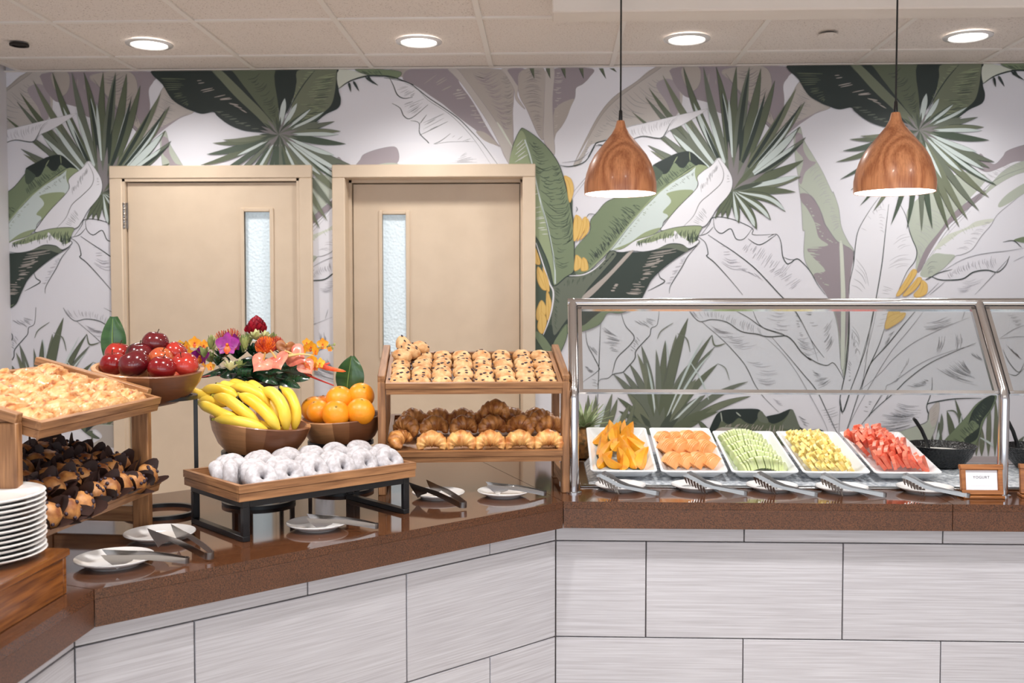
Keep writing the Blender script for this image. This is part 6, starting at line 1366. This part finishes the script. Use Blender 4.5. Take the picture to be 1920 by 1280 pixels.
def orchid(p, size, mats, rx, rz, lb):
    mb = MB()
    for k, (L_, w) in enumerate(((1,.36),(.95,.5),(.9,.32),(.9,.32),(.95,.5))): petal(mb, Rot(R(72*k), 'Y'), size*L_, size*w, -.15, -.15)
    petal(mb, Rot(R(180), 'Y') @ Rot(R(35), 'X'), size*.7, size*.28, .5, .4, m=1); mb.ball((0,-size*.12,0), size*.13, 8, 6, m=1)
    fpart('orchid', mb.mesh('orchid', mats, 1.2), Tr(*p) @ Rot(R(rz), 'Z') @ Rot(R(rx), 'X'), lb)
OP = [M_['orchid_purple'], M_['pin_orange']]; OYL = [M_['orchid_yellow'], M_['pin_orange']]
orchid(fp(425,265,FY0-.10), .040, OP, -15, 10, 'purple orchid'); orchid(fp(215,350,FY0-.06), .034, OP, 10, 40, 'purple orchid'); orchid(fp(485,250,FY0-.06), .030, OP, 0, -20, 'purple orchid'); orchid(fp(690,235,FY0-.0), .02, OP, 0, 0, 'purple orchid')
for (x, y, dy, sz) in ((180,250,-.02,.022),(120,270,0,.017),(70,255,.02,.012),(250,270,.0,.02),(140,330,-.02,.017),(230,310,.0,.018),(300,430,-.1,.016),(250,425,-.09,.014),(1050,280,-.02,.021),(1140,260,0,.021),(1000,310,-.04,.021),(1090,310,-.03,.018),(1060,385,-.08,.022),(1120,405,-.07,.019),(1080,430,-.07,.016),(1195,295,.02,.011),(1020,250,0,.016),(960,300,-.02,.018)):
    orchid(fp(x, y, FY0+dy), sz, OYL, rnd.uniform(-25,15), rnd.uniform(-40,40), 'yellow orchid')
def stemline(nm, pts, r, mat):
    P3 = cr3([fp(*p) for p in pts], 5); mb = MB(); mb.tube([p-P3[0] for p in P3], [r*(1-.6*i/len(P3)) for i in range(len(P3))], 7); fpart(nm, mb.mesh(nm, M_[mat]), Tr(*P3[0]))
stemline('orchid_stem', [(600,440,FY0-.02),(850,350,FY0-.03),(1050,300,FY0-.02),(1230,262,FY0+.02)], .0024, 'protea_leaf'); stemline('orchid_stem', [(500,440,FY0),(300,330,FY0-.01),(150,270,FY0),(30,240,FY0+.03)], .0024, 'protea_leaf')
for (x, y) in ((1228,262),(1215,290),(1190,270)):
    mb = MB(); mb.ball((0,0,0), (.0035,.0035,.005), 8, 6); fpart('orchid_bud', mb.mesh('orchid_bud', M_['protea_leaf'], 1.2), Tr(*fp(x, y, FY0+.02)))
def anthurium(p, size, mat, rx, ry, rz, lb):
    mb = MB(); n = 26; out = []
    for k in range(n):
        a = 2*math.pi*k/n; out.append((size*math.sin(a)**3*1.05, size*(13*math.cos(a)-5*math.cos(2*a)-2*math.cos(3*a)-math.cos(4*a))/15))
    rings = [(1, 0), (.7, .10), (.35, .14), (.05, .05)]; vs = []; fs = []
    for s_, d in rings:
        for x, z in out: vs.append((x*s_, -size*d+size*.12*abs(x/size)**2, z*s_))
    for i in range(3):
        for k in range(n): fs.append((i*n+k, i*n+(k+1) % n, (i+1)*n+(k+1) % n, (i+1)*n+k))
    fs.append(tuple(3*n+k for k in range(n))); b0 = len(vs); vs += [(x, y+.0015, z) for x, y, z in vs]; fs += [tuple(i+b0 for i in f[::-1]) for f in fs]
    mb.add(vs, fs, m=0); mb.tube([(0,-size*.08,size*.3),(0,-size*.5,size*.5),(0,-size*.9,size*.62)], [size*.1,size*.085,size*.05], 8, m=1)
    fpart('anthurium', mb.mesh('anthurium', [mat, M_['spadix']], 1.2), Tr(*p) @ Rot(R(rz), 'Z') @ Rot(R(ry), 'Y') @ Rot(R(rx), 'X'), lb)
anthurium(fp(680,400,FY0-.15), .036, M_['anth_pink'], -38, 30, -10, 'salmon pink anthurium'); anthurium(fp(800,385,FY0-.14), .037, M_['anth_pink'], -42, -30, 5, 'salmon pink anthurium'); anthurium(fp(940,350,FY0-.11), .038, M_['anth_pink'], -30, -60, 10, 'salmon pink anthurium'); anthurium(fp(860,290,FY0-.09), .030, M_['anth_bronze'], 5, 10, 20, 'bronze anthurium'); anthurium(fp(1020,430,FY0-.10), .028, M_['anth_pink'], -20, -30, 30, 'salmon pink anthurium')
def pincushion(p, size, n, mats, lb, nm='pincushion_protea'):
    mb = MB(); rr_ = random.Random(n); mb.ball((0,0,0), size*.42, 12, 8, m=0)
    for k in range(n):
        z = 1-1.5*(k+.5)/n; a = k*2.39996; r_ = math.sqrt(max(0, 1-z*z)); d = Vector((r_*math.cos(a), r_*math.sin(a), z)); u = Vector((0,0,1))
        mb.tube([d*size*.38, d*size*.75+u*size*.1, d*size*.95+u*size*.32], [.0011,.0009,.0012], 4, m=rr_.choice((0,0,1)))
    fpart(nm, mb.mesh(nm, mats, 1.2), Tr(*p), lb)
PO = [M_['pin_orange'], M_['pin_red']]
pincushion(fp(710,300,FY0-.11), .034, 150, PO, 'orange pincushion protea'); pincushion(fp(420,300,FY0-.05), .030, 110, PO, 'orange pincushion protea'); pincushion(fp(790,280,FY0-.04), .028, 100, [M_['pin_red'], M_['pin_orange']], 'orange red pincushion protea'); pincushion(fp(460,230,FY0+.03), .032, 70, [M_['pin_red'], M_['pin_orange']], 'red pincushion protea'); pincushion(fp(390,235,FY0+.03), .028, 60, [M_['pin_red'], M_['pin_orange']], 'red pincushion protea')
# red ginger head
mb = MB()
for k in range(46):
    z = .95-1.25*k/46; a = k*2.39996; r_ = math.sqrt(max(0.02, 1-z*z)); M = Rot(a, 'Z') @ Tr(0, r_*.010, z*.016) @ Rot(R(-(70*(1-z)*.6)), 'X'); petal(mb, Sc(1.55) @ M, .019, .0085, -.3, .3, n=5)
fpart('ginger_head', mb.mesh('ginger_head', M_['red_flower'], 1.2), Tr(*fp(645,165,FY0)), 'deep red ginger flower')
mb = MB()
for k in range(22):
    z = .9-1.2*k/22; a = k*2.39996; r_ = math.sqrt(max(0.02, 1-z*z)); petal(mb, Rot(a, 'Z') @ Tr(0, r_*.007, z*.012) @ Rot(R(-50*(1-z)), 'X'), .015, .007, -.3, .3, n=5)
fpart('ginger_head', mb.mesh('ginger_head', M_['red_flower'], 1.2), Tr(*fp(590,165,FY0+.03)), 'deep red ginger flower')
def tuft(p, n, L_, w, mat, spread, rx, rz, nm, lb=None):
    mb = MB()
    for k in range(n):
        a = k*2.39996; el = spread*math.sqrt((k+.5)/n); petal(mb, Rot(a, 'Z') @ Rot(el, 'X'), L_*rnd.uniform(.75,1.05), w, .12, .3, n=5)
    fpart(nm, mb.mesh(nm, M_[mat], 1.2), Tr(*p) @ Rot(R(rz), 'Z') @ Rot(R(rx), 'X'), lb)
for (x, y, dy, n, L_, w, mat, sp, rx, rz) in ((300,300,-.04,10,.046,.007,'protea_leaf',.6,-5,0),(320,310,0,10,.050,.008,'bract_cream',.5,0,0),(560,300,-.12,14,.050,.008,'protea_leaf',.6,0,0),(545,320,-.08,12,.058,.008,'protea_leaf',.4,0,0),(445,455,-.15,13,.036,.007,'bract_cream',1.2,-25,0),(250,360,-.08,10,.042,.007,'protea_leaf',.9,-20,30),(640,230,-.06,18,.036,.008,'bract_cream',1.3,0,0),(710,230,-.04,12,.034,.008,'bract_cream',1.2,0,0),(590,260,.0,11,.046,.008,'protea_leaf',.7,0,0),(760,250,.02,11,.036,.008,'protea_leaf',.9,0,0),(510,440,-.13,10,.030,.007,'protea_leaf',1.1,-30,0),(350,420,-.12,9,.032,.008,'deep_leaf',1.0,-20,0),(620,350,-.03,14,.05,.010,'deep_leaf',1.1,0,0),(500,370,-.02,14,.05,.010,'deep_leaf',1.2,0,0),(380,370,0,12,.045,.009,'deep_leaf',1.2,0,0),(850,350,0,12,.045,.009,'deep_leaf',1.2,0,0),(300,400,-.02,12,.04,.008,'protea_leaf',1.2,0,0),(690,330,.0,12,.05,.008,'protea_leaf',.9,0,0),(450,330,-.03,12,.044,.008,'protea_leaf',.8,0,0)):
    tuft(fp(x, y, FY0+dy), n, L_, w, mat, sp, rx, rz, 'leaf_tuft')
# heliconia and bird of paradise points at the right
mb = MB(); P3 = cr3([fp(880,350,FY0-.12), fp(980,335,FY0-.13), fp(1075,345,FY0-.13)], 4); mb.tube([p-P3[0] for p in P3], [.0055*(1-.85*i/(len(P3)-1)) for i in range(len(P3))], 8); fpart('anthurium_spadix', mb.mesh('anthurium_spadix', M_['spadix']), Tr(*P3[0]))
for pts, r_, mat in (([(1060,400,FY0-.06),(1180,440,FY0-.05),(1315,465,FY0-.03)], .0085, 'helic'), ([(960,380,FY0-.1),(1020,420,FY0-.1),(1050,480,FY0-.1)], .009, 'helic'), ([(1100,420,FY0-.05),(1150,415,FY0-.05),(1195,400,FY0-.05)], .005, 'bird_red')):
    P3 = cr3([fp(*p) for p in pts], 6); n = len(P3); mb = MB(); mb.tube([p-P3[0] for p in P3], [r_*(.4+.6*math.sin(math.pi*min(1, .25+.75*i/(n-1)))) if i < n-1 else .0005 for i in range(n)], 8, sx=.55); fpart('heliconia_bract', mb.mesh('heliconia_bract', M_[mat], 1.0), Tr(*P3[0]), 'red orange heliconia bract')
# broad dark leaves round the base, some rolled
def spear(pts, w, nm='base_leaf', mat='deep_leaf'):
    P3 = cr3([fp(*p) for p in pts], 6); n = len(P3); mb = MB(); vs = []; fs = []
    for i, p in enumerate(P3):
        t = (P3[min(i+1, n-1)]-P3[max(i-1, 0)]).normalized(); sd = t.cross(Vector((0,-.75,.66))).normalized(); hw = w*max(.04, math.sin(math.pi*min(.985, .15+.84*i/(n-1)))**.7); nn_ = t.cross(sd)
        for s_ in (-1, -.5, 0, .5, 1): vs.append(p-P3[0]+sd*(hw*s_)+nn_*(hw*.3*abs(s_)))
    for i in range(n-1):
        for k in range(4): a = i*5+k; fs.append((a, a+1, a+6, a+5))
    b0 = len(vs); vs += [v+Vector((0,.0012,0)) for v in vs]; fs += [tuple(i+b0 for i in f[::-1]) for f in fs]
    mb.add(vs, fs); fpart(nm, mb.mesh(nm, M_[mat], 1.2), Tr(*P3[0]))
for pts, w in (([(640,470,FY0-.06),(760,500,FY0-.10),(880,540,FY0-.13),(970,588,FY0-.14)],.020), ([(700,450,FY0-.05),(850,480,FY0-.08),(960,500,FY0-.10),(1040,520,FY0-.1)],.024), ([(760,430,FY0-.02),(900,440,FY0-.04),(1000,480,FY0-.05),(1060,500,FY0-.05)],.022), ([(620,470,FY0-.10),(720,510,FY0-.14),(800,560,FY0-.15)],.016), ([(520,440,FY0+.02),(400,450,FY0),(300,480,FY0),(210,510,FY0+.02)],.014), ([(560,440,FY0),(450,470,FY0-.04),(370,500,FY0-.04)],.022), ([(600,400,FY0+.05),(800,400,FY0+.05),(960,430,FY0+.05)],.024), ([(700,380,FY0+.03),(560,400,FY0+.03),(430,420,FY0+.02)],.026), ([(650,480,FY0-.02),(540,500,FY0-.08),(470,520,FY0-.1)],.018)): spear(pts, w)
stemline('brown_leaf_tip', [(1000,480,FY0-.06),(1120,530,FY0-.07),(1225,570,FY0-.07)], .004, 'pin_red'); stemline('brown_leaf_tip', [(420,490,FY0),(300,495,FY0),(215,512,FY0)], .004, 'pin_red')
def rolled(p, r_, L_, rz, ry):
    mb = MB(); n = 22; vs = []; fs = []
    for i in range(n+1):
        a = R(-40+400*i/n); rr_ = r_*(1-.45*i/n)
        for z in (-L_/2, 0, L_/2): vs.append((rr_*math.sin(a), z, rr_*math.cos(a)))
    for i in range(n):
        for k in (0, 1): a = i*3+k; fs.append((a, a+1, a+4, a+3))
    b0 = len(vs); vs += [(x*.96, y, z*.96) for x, y, z in vs]; fs += [tuple(i+b0 for i in f[::-1]) for f in fs]
    mb.add(vs, fs); fpart('rolled_leaf', mb.mesh('rolled_leaf', M_['deep_leaf'], 1.2), Tr(*p) @ Rot(R(rz), 'Z') @ Rot(R(ry), 'Y'), 'rolled glossy dark leaf')
rolled(fp(570,470,FY0-.13), .024, .05, 75, 10); rolled(fp(395,400,FY0-.11), .024, .035, 10, 0); rolled(fp(830,500,FY0-.14), .014, .04, 40, 0); rolled(fp(545,530,FY0-.13), .014, .03, 20, 0)
mb = MB(); mb.lathe([(.04,0),(.075,.004),(.085,.03),(.08,.032),(.06,.03),(.001,.03)], 32, cap1=False); put('dish', mb.mesh('dish', M_['black_plastic'], .6), fa)
mb = MB(); mb.ball((0,0,.045), (.07,.06,.04), 16, 10); put('moss_block', mb.mesh('moss_block', M_['deep_leaf'], 1.2), fa)
for ob in bpy.data.objects:
    if ob.type == 'MESH' and ob.parent is None and 'kind' not in ob and 'category' not in ob: print('UNTAGGED', ob.name)
